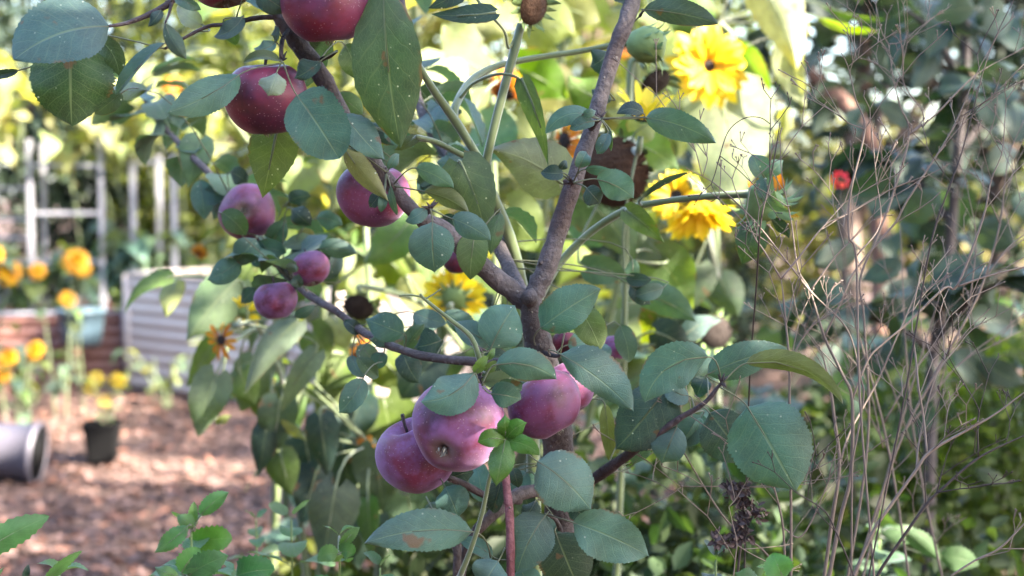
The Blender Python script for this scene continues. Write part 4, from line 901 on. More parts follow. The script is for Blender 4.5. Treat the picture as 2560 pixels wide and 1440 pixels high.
tl(sf, sp, [
 (958, -60, 1002, 372, 92, -10, 10, -6, 1.215, .0, 'b', dict(kind='lance', c=(.050, .088, .048), wave=.07, at=(960, -60))),
 (692, 330, 656, 500, 64, 0, 10, -4, 1.33, .0, 'g', dict(under=True, c=(.055, .105, .018), at=(865, 300, 1.36))),
 (1152, 405, 1216, 600, 64, 8, 12, -4, 1.32, .0, 'b', dict(c=(.06, .10, .05), at=(1150, 500, 1.322))),
 (1400, 455, 1222, 372, 74, -14, 8, -6, 1.42, -.02, 's', dict(under=True, c=(.095, .12, .075), at=(1436, 462, 1.44))),
 (1306, 198, 1372, 424, 32, 10, 44, 10, 1.345, .0, 'b', dict(c=(.06, .10, .05), twist=30)),
 (1236, 32, 1066, 34, 30, 6, 30, 6, 1.325, .0, 'd'), (1160, -30, 1072, 20, 30, 4, 20, 6, 1.33, .0, 'd'),
 (1600, 500, 1722, 432, 13, 14, 40, 16, 1.45, .0, 'd', dict(kind='lance')),
 (1568, 528, 1662, 608, 32, 4, 8, 4, 1.45, .0, 'g', dict(under=True, c=(.05, .10, .016))),
 (1888, 566, 1852, 668, 44, 2, 10, 4, 1.40, .0, 'd', dict(c=(.035, .075, .035), at=(1900, 530, 1.40))),
 (1915, 450, 1985, 530, 30, -20, 44, 10, 1.37, .0, 'b', dict(twist=40, at=(1905, 500))),
 (1912, 445, 1882, 385, 30, 2, 20, 20, 1.38, .0, 'b', dict(at=(1905, 500), kind='lance')), (1914, 446, 1962, 398, 22, 2, 20, 10, 1.39, .0, 'b', dict(at=(1905, 500), kind='lance')),
 (1930, 540, 2004, 548, 12, 12, 30, 10, 1.40, .0, 'o', dict(kind='lance', c=(.30, .17, .05), at=(1912, 530))),
 (1925, 545, 1975, 600, 18, 5, 30, 10, 1.40, .0, 'd', dict(kind='lance', at=(1912, 530))),
 (985, 340, 900, 300, 30, 3, 20, 6, 1.40, .0, 'd'), (1040, 342, 985, 375, 18, 3, 30, 10, 1.36, .0, 'g'),
], 3)

def headstalk(root, paths, c, n, r0=.004):
    n = Vector(n).normalized(); b = c-n*.02; cand = [q for q in paths[0] if q.z < b.z-.06] or paths[0][:4]
    q = min(cand, key=lambda q: (q-b).length+abs((b.z-q.z)-.2)*.5)
    pts = catmull([q, q.lerp(b, .5)+Vector((0, 0, .05))-n*.02, b-n*.02, b], 5); mb = MB(); mb.tube(pts, [r0*1.3-(r0*.4)*i/(len(pts)-1) for i in range(len(pts))], 7); paths.append(pts)
    mb.build('stem', M['green_stem'], root)

# sunflower with the big brown drooping seed head
r2, p2 = plant_root('sunflower', 1440, 1.9, 'sunflower with a large brown drooping seed head and one half open yellow flower', 'sunflower', 420, 26, 'sunflowers', 130)
seed_head(r2, P(1537, 430, 1.75), (-.34, -.90, -.12), 90*1.75/F, seed=2, bracts=22, blen=.5, nseed=700, curlb=.5); headstalk(r2, p2, P(1545, 415, 1.76), (-.42, -.8, -.32), .006)
flower(r2, P(1608, 292, 1.66), (.12, -.38, .9), 108*1.66/F, 'yellow', 11, .30, 0, True, 1, 12, 3, .95, -.95); headstalk(r2, p2, P(1608, 300, 1.67), (.12, -.3, .9))
seed_head(r2, P(1640, 205, 1.86), (.35, -.6, -.6), 40*1.86/F, True, 16, 4, 1.1, 200); headstalk(r2, p2, P(1630, 195, 1.87), (.35, -.6, -.6))
flower(r2, P(1412, 352, 1.95), (-.75, -.55, -.1), 66*1.95/F, 'orange', 14, .34, 1, True, 2, 10, 5, .9, .25); headstalk(r2, p2, P(1415, 350, 1.97), (-.75, -.55, -.1))
tl(r2, p2, [
 (1432, 482, 1588, 662, 84, 22, 8, 0, 1.9, .0, 'b', dict(c=(.07, .115, .07))), (1468, 668, 1580, 712, 42, 12, 20, 0, 1.75, .0, 'b'),
 (1610, 738, 1748, 812, 46, 12, 20, -6, 1.72, .0, 'b', dict(wave=.16)), (1560, 350, 1700, 430, 66, 12, 10, 0, 1.9, .0, 'g', dict(under=True, c=(.06, .12, .016))),
 (1640, 640, 1730, 770, 66, 6, 10, 0, 2.0, .05, 's', dict(c=(.09, .14, .06))),
 (1660, 640, 1590, 560, 48, 6, 10, 0, 2.0, .0, 's'), (1560, 880, 1480, 800, 50, 0, 10, 0, 1.9, .0, 's'), (1640, 830, 1740, 890, 46, 6, 10, 0, 1.9, .0, 'd'),
 (1590, 330, 1660, 300, 40, 6, 10, 0, 1.8, .0, 'n'), (1500, 250, 1420, 190, 52, 6, 10, 0, 2.0, .0, 'g'), (1650, 780, 1600, 860, 46, 6, 10, 0, 2.0, .05, 'g'),
 (1720, 830, 1800, 800, 30, 6, 10, 0, 1.9, .05, 'b'), (1500, 560, 1390, 540, 60, 6, 10, 0, 2.05, .05, 'b')], 4)

# right hand sunflower: bright double flowers and huge sunlit leaves
r3, p3 = plant_root('sunflower', 1770, 2.5, 'tall sunflower carrying the brightest double yellow flower and huge leaves coloured white as sunlit', 'sunflower', 60, 30, 'sunflowers', 10)
flower(r3, P(1772, 165, 2.3), (.06, -.97, .10), 108*2.3/F, 'yellow', 19, .17, 0, True, 4, 10, 6); headstalk(r3, p3, P(1772, 160, 2.42), (.06, -.9, .3), .005)
flower(r3, P(1690, 490, 2.0), (-.2, -.85, .25), 74*2.0/F, 'yellow', 18, .25, 0, True, 3, 10, 7); headstalk(r3, p3, P(1692, 487, 2.02), (-.2, -.9, .2))
flower(r3, P(1742, 515, 1.98), (.12, -.42, -.88), 112*1.98/F, 'yellow', 20, .36, 0, True, 2, 12, 8, 1, -.75); headstalk(r3, p3, P(1742, 513, 1.99), (.15, -.4, -.8))
seed_head(r3, P(1790, 830, 2.2), (.2, -.9, .1), 42*2.2/F, True, 16, 9, .9, 200); headstalk(r3, p3, P(1788, 830, 2.22), (.2, -.9, .1))
tl(r3, p3, [
 (1800, 225, 1850, 520, 118, 0, 14, -6, 2.35, -.1, 'n', dict(wave=.05, c=(.25, .27, .17))), (1885, -80, 1990, 160, 78, 10, 14, -6, 2.3, -.08, 'n', dict(c=(.25, .27, .17))), (1975, 110, 2010, 262, 46, -8, 20, -6, 2.3, -.05, 'n', dict(c=(.25, .27, .17))),  # near-white colour paints sun glare onto these leaves
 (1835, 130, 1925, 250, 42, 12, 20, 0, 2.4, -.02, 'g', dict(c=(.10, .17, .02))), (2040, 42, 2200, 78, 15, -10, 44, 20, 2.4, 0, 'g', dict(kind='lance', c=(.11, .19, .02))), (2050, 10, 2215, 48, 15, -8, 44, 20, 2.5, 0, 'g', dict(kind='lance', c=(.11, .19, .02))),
 (1950, 310, 1990, 320, 45, 0, 10, 0, 2.4, 0, 'l'), (1735, 250, 1690, 400, 60, 0, 10, 0, 2.5, 0, 'g'), (1690, 60, 1580, 40, 80, 6, 10, 0, 2.6, 0, 'n'),
 (1740, 660, 1680, 800, 62, 0, 10, 0, 2.4, 0, 's'), (1800, 700, 1850, 800, 50, 0, 10, 0, 2.5, 0, 's'), (1790, 900, 1700, 960, 52, 0, 10, 0, 2.4, 0, 'b'),
 (1960, 60, 2030, 90, 40, 6, 10, 0, 2.4, 0, 'l'), (1830, 420, 1800, 500, 50, 0, 10, 0, 2.45, 0, 'd'), (1750, 60, 1650, -40, 60, 0, 10, 0, 2.5, 0, 'g')], 5)
stem_to(r3, p3, P(1735, 78, 2.4), P(1870, 165, 2.4), .005, .004, .04)

# middle sunflower: wilted orange flower, and one yellow flower from behind
r4, p4 = plant_root('sunflower', 1190, 2.3, 'sunflower with a wilted drooping orange flower and large glowing leaves above', 'sunflower', 150, 28, 'sunflowers', 40)
flower(r4, P(1262, 235, 2.15), (-.15, -.55, -.85), 82*2.15/F, 'orange', 16, .28, 2, True, 2, 8, 10, .85, .75); headstalk(r4, p4, P(1262, 215, 2.16), (-.15, -.4, -.85))
flower(r4, P(1305, 228, 2.5), (.5, -.6, -.4), 46*2.5/F, 'orange', 14, .3, 2, False, 2, 8, 11, 1, .5); headstalk(r4, p4, P(1305, 220, 2.52), (.5, -.6, -.4))
flower(r4, P(1135, 745, 2.05), (.1, .82, .25), 84*2.05/F, 'yellow', 20, .40, 0, False, 2, 12, 12); headstalk(r4, p4, P(1135, 750, 2.02), (.1, .8, .2))
seed_head(r4, P(897, 768, 2.05), (-.1, -.75, -.5), 40*2.05/F, True, 16, 13, .9, 200); headstalk(r4, p4, P(897, 760, 2.06), (-.1, -.7, -.5))
tl(r4, p4, [
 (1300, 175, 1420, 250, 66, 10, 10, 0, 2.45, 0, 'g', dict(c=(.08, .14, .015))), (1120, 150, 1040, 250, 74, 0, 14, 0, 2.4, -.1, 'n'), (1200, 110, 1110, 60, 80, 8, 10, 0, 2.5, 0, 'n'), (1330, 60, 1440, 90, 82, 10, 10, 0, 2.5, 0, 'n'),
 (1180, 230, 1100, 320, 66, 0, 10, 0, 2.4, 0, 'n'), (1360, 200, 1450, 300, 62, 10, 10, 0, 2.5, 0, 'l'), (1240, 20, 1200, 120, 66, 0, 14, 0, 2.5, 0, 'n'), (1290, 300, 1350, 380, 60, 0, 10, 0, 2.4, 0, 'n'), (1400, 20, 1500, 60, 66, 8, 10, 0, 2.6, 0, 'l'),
 (1270, 520, 1365, 640, 66, 0, 10, 0, 2.1, 0, 'g', dict(under=True)), (1195, 560, 1270, 640, 46, 0, 10, 0, 2.1, 0, 'g', dict(under=True)), (1160, 640, 1250, 740, 50, 0, 10, 0, 2.2, 0, 'g'),
 (1020, 700, 1060, 800, 40, 0, 10, 0, 2.3, 0, 'n'), (1230, 800, 1160, 900, 60, 0, 10, 0, 2.1, 0, 's'), (1040, 500, 1000, 420, 46, 0, 10, 0, 2.4, 0, 'n'), (1240, 900, 1300, 1000, 60, 0, 10, 0, 2.1, 0, 'd'), (1080, 900, 1000, 1000, 66, 0, 10, 0, 2.1, 0, 'd'),
 (1440, 620, 1390, 720, 50, 0, 10, 0, 2.2, 0, 'g'), (1210, 320, 1290, 400, 70, 0, 10, 0, 2.0, 0, 'b')], 6)

# left hand sunflower over the cream bed
r5, p5 = plant_root('sunflower', 790, 2.2, 'leafy sunflower with small orange flowers in front of the cream corrugated bed', 'sunflower', 600, 24, 'sunflowers', -130)
flower(r5, P(553, 850, 2.0), (-.3, -.85, .1), 50*2/F, 'orange', 11, .26, 0, True, 1, 8, 20); headstalk(r5, p5, P(555, 850, 2.02), (-.3, -.85, .1), .003)
flower(r5, P(610, 782, 2.05), (.1, .75, .3), 46*2.05/F, 'yellow', 13, .34, 0, False, 1, 8, 21); headstalk(r5, p5, P(610, 784, 2.02), (.1, .7, .3), .003)
for i, (a, b, s) in enumerate(((665, 955, 30), (700, 985, 28), (716, 1045, 26), (905, 845, 26), (890, 885, 24))):
    flower(r5, P(a, b, 2.25), (.2-.1*i, -.8, .2), s*2.25/F, 'yellow' if i < 3 else 'orange', 12, .3, 1, False, 2, 6, 22+i, .9, .3); headstalk(r5, p5, P(a, b, 2.27), (.1, -.8, .2), .003)
tl(r5, p5, [
 (592, 702, 466, 852, 70, -6, 8, 0, 2.05, -.04, 's', dict(c=(.085, .125, .07))), (540, 938, 496, 1092, 54, -6, 10, 0, 2.0, 0, 's', dict(c=(.085, .125, .08))), (428, 692, 312, 782, 26, -24, 44, 0, 2.1, 0, 'g', dict(c=(.09, .15, .02), at=(560, 700, 2.15))),
 (440, 700, 416, 788, 34, 0, 24, 0, 2.15, -.04, 'n', dict(at=(560, 700, 2.15))), (536, 850, 462, 975, 30, 0, 30, 0, 2.1, 0, 'g', dict(c=(.07, .12, .02))), (668, 1062, 646, 1188, 38, 0, 10, 0, 2.1, 0, 'd'), (744, 802, 614, 982, 46, -14, 34, 0, 1.95, 0, 's', dict(wave=.14, c=(.10, .135, .10))),
 (600, 930, 640, 1020, 46, 0, 10, 0, 2.1, 0, 'g'), (650, 990, 700, 1060, 44, 0, 10, 0, 2.2, 0, 'g'), (700, 1062, 760, 1096, 18, 4, 30, 0, 2.1, -.05, 'n'), (790, 880, 700, 1040, 40, -8, 40, 0, 2.0, 0, 's', dict(c=(.10, .135, .10))), (548, 1060, 580, 1040, 14, 3, 30, 0, 2.0, 0, 'n'),  # last: small pale leaf standing for a sun spot
 (620, 560, 560, 620, 50, 0, 10, 0, 2.3, 0, 'n'), (700, 640, 760, 700, 44, 0, 10, 0, 2.3, 0, 's'), (640, 660, 600, 740, 44, 0, 10, 0, 2.3, 0, 'g'), (780, 830, 830, 900, 50, 0, 10, 0, 2.2, 0, 'g'), (690, 560, 770, 600, 46, 0, 10, 0, 2.4, 0, 'g'), (840, 800, 870, 880, 46, 0, 10, 0, 2.2, 0, 'n')], 7)

# sunflower behind the low apples
r6, p6 = plant_root('sunflower', 905, 2.35, 'shaded sunflower with hanging dark leaves behind the low mauve apples', 'sunflower', 560, 26, 'sunflowers', 10)
flower(r6, P(912, 1130, 2.2), (-.5, -.75, -.1), 46*2.2/F, 'orange', 13, .3, 1, True, 2, 8, 30, .9, .2); headstalk(r6, p6, P(914, 1130, 2.22), (-.5, -.75, -.1), .003)
tl(r6, p6, [
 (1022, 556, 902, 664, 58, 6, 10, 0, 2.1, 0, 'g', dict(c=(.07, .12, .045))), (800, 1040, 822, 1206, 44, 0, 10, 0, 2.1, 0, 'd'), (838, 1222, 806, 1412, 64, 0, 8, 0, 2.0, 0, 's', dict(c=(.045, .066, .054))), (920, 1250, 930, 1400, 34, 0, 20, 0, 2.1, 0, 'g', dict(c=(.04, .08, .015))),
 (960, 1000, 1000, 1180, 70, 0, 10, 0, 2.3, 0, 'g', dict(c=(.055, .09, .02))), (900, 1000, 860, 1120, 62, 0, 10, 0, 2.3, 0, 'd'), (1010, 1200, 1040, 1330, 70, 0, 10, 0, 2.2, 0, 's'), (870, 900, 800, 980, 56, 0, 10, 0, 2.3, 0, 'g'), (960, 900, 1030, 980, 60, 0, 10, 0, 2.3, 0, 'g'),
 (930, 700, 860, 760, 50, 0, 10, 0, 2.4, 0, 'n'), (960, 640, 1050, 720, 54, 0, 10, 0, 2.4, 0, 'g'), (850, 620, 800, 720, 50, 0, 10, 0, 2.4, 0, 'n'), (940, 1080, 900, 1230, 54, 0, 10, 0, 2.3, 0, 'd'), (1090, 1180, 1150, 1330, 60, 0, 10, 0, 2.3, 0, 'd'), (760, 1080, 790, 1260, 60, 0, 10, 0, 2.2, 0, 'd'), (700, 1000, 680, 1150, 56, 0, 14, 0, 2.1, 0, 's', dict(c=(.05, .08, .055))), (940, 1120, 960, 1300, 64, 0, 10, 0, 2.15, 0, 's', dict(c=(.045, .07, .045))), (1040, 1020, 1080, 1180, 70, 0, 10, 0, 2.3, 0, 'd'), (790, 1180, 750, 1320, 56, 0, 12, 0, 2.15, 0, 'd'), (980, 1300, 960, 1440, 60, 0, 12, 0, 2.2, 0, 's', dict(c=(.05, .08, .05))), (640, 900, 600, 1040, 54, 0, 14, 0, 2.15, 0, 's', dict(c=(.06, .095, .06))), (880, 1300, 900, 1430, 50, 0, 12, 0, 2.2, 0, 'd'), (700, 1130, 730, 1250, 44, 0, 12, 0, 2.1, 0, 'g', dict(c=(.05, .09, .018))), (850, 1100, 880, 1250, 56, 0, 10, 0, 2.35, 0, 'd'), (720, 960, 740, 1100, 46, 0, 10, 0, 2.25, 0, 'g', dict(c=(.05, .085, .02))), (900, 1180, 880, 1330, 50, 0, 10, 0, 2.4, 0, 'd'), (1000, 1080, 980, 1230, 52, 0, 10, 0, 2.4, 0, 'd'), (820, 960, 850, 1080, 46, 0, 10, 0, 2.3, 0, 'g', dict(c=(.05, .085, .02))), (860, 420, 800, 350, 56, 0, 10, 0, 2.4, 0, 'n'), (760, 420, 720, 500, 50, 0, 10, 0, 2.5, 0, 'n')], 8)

# more sunflowers further back, whole plants
UH = [unit_leaf('sunflower_leaf_form', 'heart', .40, .35+.22*k, 6+4*k, M['sun_leaf'], .55, 12, 4, .08, .02, 40+k) for k in range(4)]
def back_sunflower(px, d, H, nl, L, tones, label, heads=(), seed=0, lo=.35):
    g = random.Random(seed); q = P(px, 480, d); root = empty('sunflower', (q.x, q.y, 0), label, 'sunflower', 'sunflowers')
    c = catmull([Vector((q.x, q.y, -.03)), Vector((q.x+g.uniform(-.04, .04), q.y, H*.5)), Vector((q.x+g.uniform(-.1, .1), q.y-.03, H))], 10)
    mb = MB(); mb.tube(c, [.011*(1-.5*i/20) for i in range(len(c))], 8); mb.build('stem', M['green_stem'], root)
    for i in range(nl):
        k = lo+(1-lo)*(i+g.random())/nl; p = c[min(len(c)-1, int(k*(len(c)-1)))]-root.location
        link('leaf', UH[g.randrange(4)], root, jitter_c(TONE[g.choice(tones)], g), leafmat(p, i*2.4+g.uniform(-.4, .4), g.uniform(-.1, .7), g.uniform(-.3, .3), L*g.uniform(.75, 1.15)*(1.1-.35*k)))
    for (hx, hy, rad, kind, nn) in heads:
        cc = P(hx, hy, d-.1); flower(root, cc, nn, rad*(d-.1)/F, kind, 16, .26, 1, True, 2, 8, seed+hx); headstalk(root, [c], cc, nn)
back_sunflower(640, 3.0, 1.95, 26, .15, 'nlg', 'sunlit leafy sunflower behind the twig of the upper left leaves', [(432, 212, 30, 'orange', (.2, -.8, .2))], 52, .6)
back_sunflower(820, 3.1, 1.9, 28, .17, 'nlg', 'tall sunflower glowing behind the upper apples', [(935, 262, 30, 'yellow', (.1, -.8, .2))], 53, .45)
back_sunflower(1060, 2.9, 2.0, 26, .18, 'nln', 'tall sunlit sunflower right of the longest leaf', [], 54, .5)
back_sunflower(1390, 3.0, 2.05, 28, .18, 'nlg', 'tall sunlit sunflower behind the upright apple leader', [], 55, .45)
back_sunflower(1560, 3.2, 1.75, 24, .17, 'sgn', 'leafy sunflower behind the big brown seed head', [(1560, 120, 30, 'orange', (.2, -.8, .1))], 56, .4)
back_sunflower(830, 2.9, 1.35, 24, .15, 'sgb', 'short leafy sunflower behind the low left apple branch', [], 57, .35)
back_sunflower(1120, 3.0, 1.2, 26, .16, 'gsb', 'short shaded sunflower behind the trunk fork', [], 58, .3)
back_sunflower(1480, 2.8, 1.2, 26, .15, 'sbg', 'short shaded sunflower right of the trunk fork', [], 59, .3)
back_sunflower(720, 3.2, 1.5, 22, .15, 'ngs', 'sunflower with a dry brown head left of the calyx showing apple', [(497, 632, 26, 'orange', (-.3, -.6, -.5))], 60, .45)

# ------------------------------------------------------------------ dry seed stalks on the right
def stalk(label, lines, seed, mat='dry', twigs=10, d=1.3):
    x0, y0, w0, d0 = lines[0][0][0], lines[0][0][1], lines[0][0][2], lines[0][0][3] if len(lines[0][0]) > 3 else d
    q = P(x0, y0, d0); root = empty('dry_stalk', (q.x, q.y, 0), label, 'dry stalk', 'dry seed stalks'); g = random.Random(seed); tw = MB(); sd_ = MB()
    def twig(a, dr, L, r, dep):
        e = a+dr*L; m = a.lerp(e, .5)+Vector((g.uniform(-1, 1), g.uniform(-1, 1), g.uniform(-.2, 1)))*L*.03
        r = max(r, .00042); tw.tube([a, m, e], [r, r*.9, max(.0004, r*.65)], 4, cap=False)
        if dep == 0:
            for k in range(g.randrange(2, 4)):
                f = (dr+Vector((g.uniform(-.9, .9), g.uniform(-.7, .7), g.uniform(-.2, .9)))).normalized()*g.uniform(.004, .009); tw.tube([e, e+f], [.0004, .00036], 4, cap=False)
                if g.random() < .7: sd_.tube([e+f, e+f*1.12, e+f*1.3], [.0004, .0008, .0003], 5)
            return
        for s in (-1, 1):
            f = (dr+Vector((s*g.uniform(.35, .8), g.uniform(-.6, .6), g.uniform(-.05, .35)))).normalized(); twig(e, f, L*g.uniform(.5, .8), r*.68, dep-1)
    for li, ln in enumerate(lines):
        pts = [(p[0], p[1], p[2]*(.6 if len(p) > 3 and p[3] > 1.5 else .66), (p[3] if len(p) > 3 else d)) for p in ln]
        c, r = path_px(pts); m_ = len(c)
        r = [a*min(1, .35+.65*(m_-1-i)/(m_*.35)) for i, a in enumerate(r)]
        if li == 0: c = [Vector((q.x+.01, q.y, -.03)), Vector((q.x+.005, q.y, q.z*.5))]+c; r = [r[0]*1.2, r[0]*1.1]+r
        mb = MB(); mb.tube(c, [max(.00045, a) for a in r], 6, jit=.05, rng=g); mb.build('stem' if li == 0 else 'side_stem', M[mat], root)
        n = len(c)
        if li > 0 or len(lines) == 1: twig(c[-1], (c[-1]-c[-2]).normalized(), .02, r[-1]*.8, 1)
        for k in range(max(1, int(1.0*twigs/len(lines)))):
            i = g.randrange(n//3, n-1)
            if c[i].z < .75: continue
            dr = ((c[i+1]-c[i]).normalized()*.7+Vector((g.choice((-1, 1))*g.uniform(.3, .9), g.uniform(-.7, .7), g.uniform(.0, .6)))).normalized()
            twig(c[i], dr, g.uniform(.02, .06), max(.00042, min(.0008, r[i]*.45)), g.choice((0, 1, 1, 2)))
    if tw.v: o = tw.build('twigs', M[mat], root); o['kind'] = 'stuff'
    if sd_.v: o = sd_.build('seeds', M[mat], root); o['kind'] = 'stuff'
stalk('pale dry stalk rising straight beside the large right apple leaf then leaning left', [
 [(2073, 1440, 17), (2100, 1300, 16), (2127, 1183, 15), (2130, 1000, 13), (2106, 936, 12), (2061, 842, 11), (2025, 728, 9), (1995, 672, 8), (1978, 554, 8), (1955, 440, 6), (1950, 330, 5)],
 [(2061, 842, 9), (2100, 760, 8), (2141, 672, 8), (2235, 561, 8), (2269, 500, 8), (2377, 330, 7), (2440, 187, 6), (2470, 130, 4)],
 [(2025, 728, 7), (2090, 640, 6), (2140, 590, 5)], [(2130, 1000, 9), (2170, 900, 8), (2207, 860, 8), (2269, 808, 9), (2360, 721, 10), (2394, 712, 10), (2457, 547, 9), (2478, 450, 8), (2505, 382, 7), (2512, 305, 5)],
 [(2394, 716, 9), (2470, 690, 8), (2560, 668, 7), (2640, 650, 6)]], 1, twigs=22, d=1.3)
stalk('slim dry stalk just right of the large blue green apple leaf', [
 [(2061, 1440, 15, 1.36), (2080, 1300, 15, 1.36), (2099, 1162, 13, 1.36), (2085, 1040, 12, 1.36), (2078, 985, 11, 1.36), (2060, 900, 9, 1.36), (2045, 860, 8, 1.36)],
 [(2099, 1162, 9, 1.36), (2125, 1080, 8, 1.37), (2190, 960, 8, 1.38), (2230, 870, 7, 1.38), (2290, 730, 6, 1.4), (2330, 600, 5, 1.42)]], 2, twigs=9)
stalk('upright pale dry stalk forking just below the nodding green flower head', [
 [(1978, 1300, 11, 1.27), (1974, 1020, 10, 1.27), (1973, 905, 10, 1.27), (1960, 760, 9, 1.27), (1953, 697, 9, 1.27)],
 [(1953, 697, 8, 1.27), (1908, 624, 7, 1.27), (1885, 590, 6, 1.27), (1850, 500, 4, 1.27)], [(1953, 697, 8, 1.27), (2000, 640, 7, 1.27), (2060, 565, 6, 1.28), (2110, 540, 5, 1.28), (2200, 490, 4, 1.3)],
 [(1973, 905, 6, 1.27), (2010, 840, 5, 1.27), (2040, 800, 4, 1.27)]], 3, twigs=12)
stalk('long dry stalk slanting up to the right edge, the thicker of two', [
 [(2134, 1440, 14, 1.22), (2183, 1329, 13, 1.22), (2235, 1252, 13, 1.22), (2290, 1176, 12, 1.22), (2332, 1124, 12, 1.22), (2474, 1044, 9, 1.22), (2560, 982, 8, 1.22), (2640, 930, 6, 1.22)],
 [(2318, 1138, 9, 1.22), (2308, 1040, 9, 1.23), (2297, 975, 9, 1.23), (2290, 900, 8, 1.24), (2280, 800, 7, 1.25), (2300, 690, 6, 1.26)], [(2290, 1176, 7, 1.22), (2300, 1090, 6, 1.23), (2340, 940, 5, 1.24), (2400, 860, 4, 1.26)]], 4, twigs=14)
stalk('dark dry stalk slanting up across the brown mulch to the right edge', [
 [(2193, 1440, 13, 1.26), (2221, 1395, 12, 1.26), (2315, 1263, 11, 1.26), (2360, 1218, 10, 1.26), (2446, 1145, 9, 1.26), (2560, 1089, 8, 1.26), (2650, 1050, 6, 1.26)],
 [(2340, 1240, 6, 1.26), (2352, 1190, 6, 1.26), (2360, 1165, 5, 1.26)], [(2340, 1232, 6, 1.26), (2400, 1222, 5, 1.25), (2424, 1218, 4, 1.25)], [(2446, 1143, 6, 1.26), (2444, 1060, 6, 1.26), (2445, 1020, 5, 1.26), (2400, 940, 4, 1.26)]], 5, 'dry_dark', 9)
stalk('tall dry stalk whose tip reaches the sky gaps in the dark tree', [
 [(2110, 1500, 11, 1.42), (2170, 1100, 10, 1.42), (2160, 800, 9, 1.42), (2150, 700, 9, 1.42), (2190, 600, 9, 1.42), (2228, 500, 9, 1.42), (2273, 337, 9, 1.42), (2252, 270, 8, 1.42), (2235, 208, 7, 1.42), (2221, 108, 6, 1.42)],
 [(2221, 110, 5, 1.42), (2250, 106, 4, 1.42), (2275, 88, 3, 1.42)], [(2221, 110, 5, 1.42), (2206, 84, 4, 1.42), (2200, 60, 3, 1.42)], [(2273, 337, 8, 1.42), (2340, 285, 7, 1.42), (2440, 187, 6, 1.43), (2560, 120, 5, 1.45)], [(2273, 337, 6, 1.42), (2310, 290, 5, 1.42), (2262, 215, 4, 1.42), (2258, 170, 3, 1.42)]], 6, twigs=16)
stalk('dry stalk with a dark kink crossing in front of the red blossom', [
 [(2190, 1500, 9, 1.24), (2150, 1000, 9, 1.24), (2141, 651, 9, 1.24), (2122, 589, 8, 1.24), (2127, 480, 8, 1.24), (2162, 323, 8, 1.24), (2140, 250, 6, 1.24), (2120, 167, 6, 1.24), (2103, 132, 4, 1.24)], [(2120, 167, 4, 1.24), (2140, 150, 3, 1.24), (2150, 142, 3, 1.24)],
 [(2162, 323, 5, 1.24), (2110, 300, 4, 1.24), (2080, 250, 3, 1.24)], [(2141, 640, 6, 1.24), (2200, 560, 5, 1.25), (2190, 440, 4, 1.25), (2180, 330, 4, 1.25)]], 7, 'dry', 14)
stalk('thin dry stem drooping across from the yellow flowers down to the stalks', [
 [(2130, 1160, 8, 1.29), (2158, 1000, 8, 1.29), (2151, 943, 7, 1.29), (2117, 822, 7, 1.29), (2023, 724, 7, 1.29), (1891, 558, 6, 1.29), (1800, 470, 6, 1.29), (1755, 440, 5, 1.29), (1715, 420, 4, 1.29)], [(1755, 440, 4, 1.29), (1740, 380, 3, 1.29), (1720, 330, 3, 1.29)], [(1757, 441, 4, 1.29), (1768, 400, 3, 1.29), (1765, 385, 3, 1.29)]], 8, 'dry', 8)
stalk('dark wiry stem passing in front of the nodding green flower head', [
 [(1860, 1480, 7, 1.36), (1872, 1000, 7, 1.33), (1892, 700, 7, 1.26), (1902, 555, 7, 1.22), (1926, 450, 7, 1.22), (1948, 320, 6, 1.22), (1950, 306, 5, 1.22)], [(1926, 450, 5, 1.22), (1924, 400, 5, 1.22), (1926, 306, 4, 1.22)],
 [(1926, 310, 3, 1.22), (1900, 294, 3, 1.22), (1860, 296, 3, 1.22), (1820, 330, 3, 1.22), (1795, 405, 2.5, 1.22)]], 9, 'dry_dark', 4)
stalk('dark slanting wiry stem coming from the top right corner', [
 [(2160, 1500, 7, 1.2), (2260, 1000, 7, 1.2), (2310, 700, 7, 1.2), (2340, 560, 7, 1.2), (2405, 380, 6, 1.2), (2470, 140, 6, 1.2), (2544, -20, 5, 1.2)], [(2405, 290, 4, 1.2), (2480, 240, 4, 1.2), (2560, 160, 3, 1.2)]], 10, 'dry_dark', 6)
stalk('dry stalk leaning right along the right edge of the stalks', [
 [(2120, 1500, 10, 1.5), (2240, 1130, 10, 1.5), (2330, 950, 10, 1.5), (2420, 790, 9, 1.5), (2460, 700, 9, 1.5), (2500, 560, 8, 1.5), (2520, 400, 7, 1.5), (2560, 300, 6, 1.5)], [(2460, 700, 6, 1.5), (2520, 620, 6, 1.5), (2600, 560, 5, 1.5)], [(2420, 790, 6, 1.5), (2440, 600, 5, 1.5), (2420, 480, 4, 1.5)], [(2500, 560, 5, 1.5), (2460, 470, 4, 1.5), (2420, 400, 4, 1.5)]], 11, 'dry', 18)
stalk('pale dry stalk slanting low under the large right apple leaf', [
 [(1985, 1500, 8, 1.33), (1919, 1388, 8, 1.33), (1860, 1340, 8, 1.33), (1800, 1280, 8, 1.33), (1700, 1114, 7, 1.33), (1680, 1070, 5, 1.33)], [(1700, 1216, 4, 1.32), (1800, 1216, 4, 1.32), (1908, 1218, 4, 1.32), (1957, 1215, 3, 1.32)], [(1700, 1216, 4, 1.32), (1660, 1185, 3, 1.32), (1648, 1176, 3, 1.32)], [(1702, 1218, 4, 1.32), (1680, 1235, 3, 1.32), (1640, 1256, 3, 1.32)]], 12, 'dry', 6)
stalk('short dry stalk with two bends below the large right apple leaf', [
 [(1968, 1500, 9, 1.3), (1962, 1390, 9, 1.3), (1955, 1300, 9, 1.3), (1933, 1211, 8, 1.3), (1925, 1180, 6, 1.3)], [(1958, 1320, 7, 1.3), (2005, 1340, 6, 1.3), (2061, 1230, 6, 1.3), (2080, 1160, 5, 1.3)]], 13, 'dry', 6)
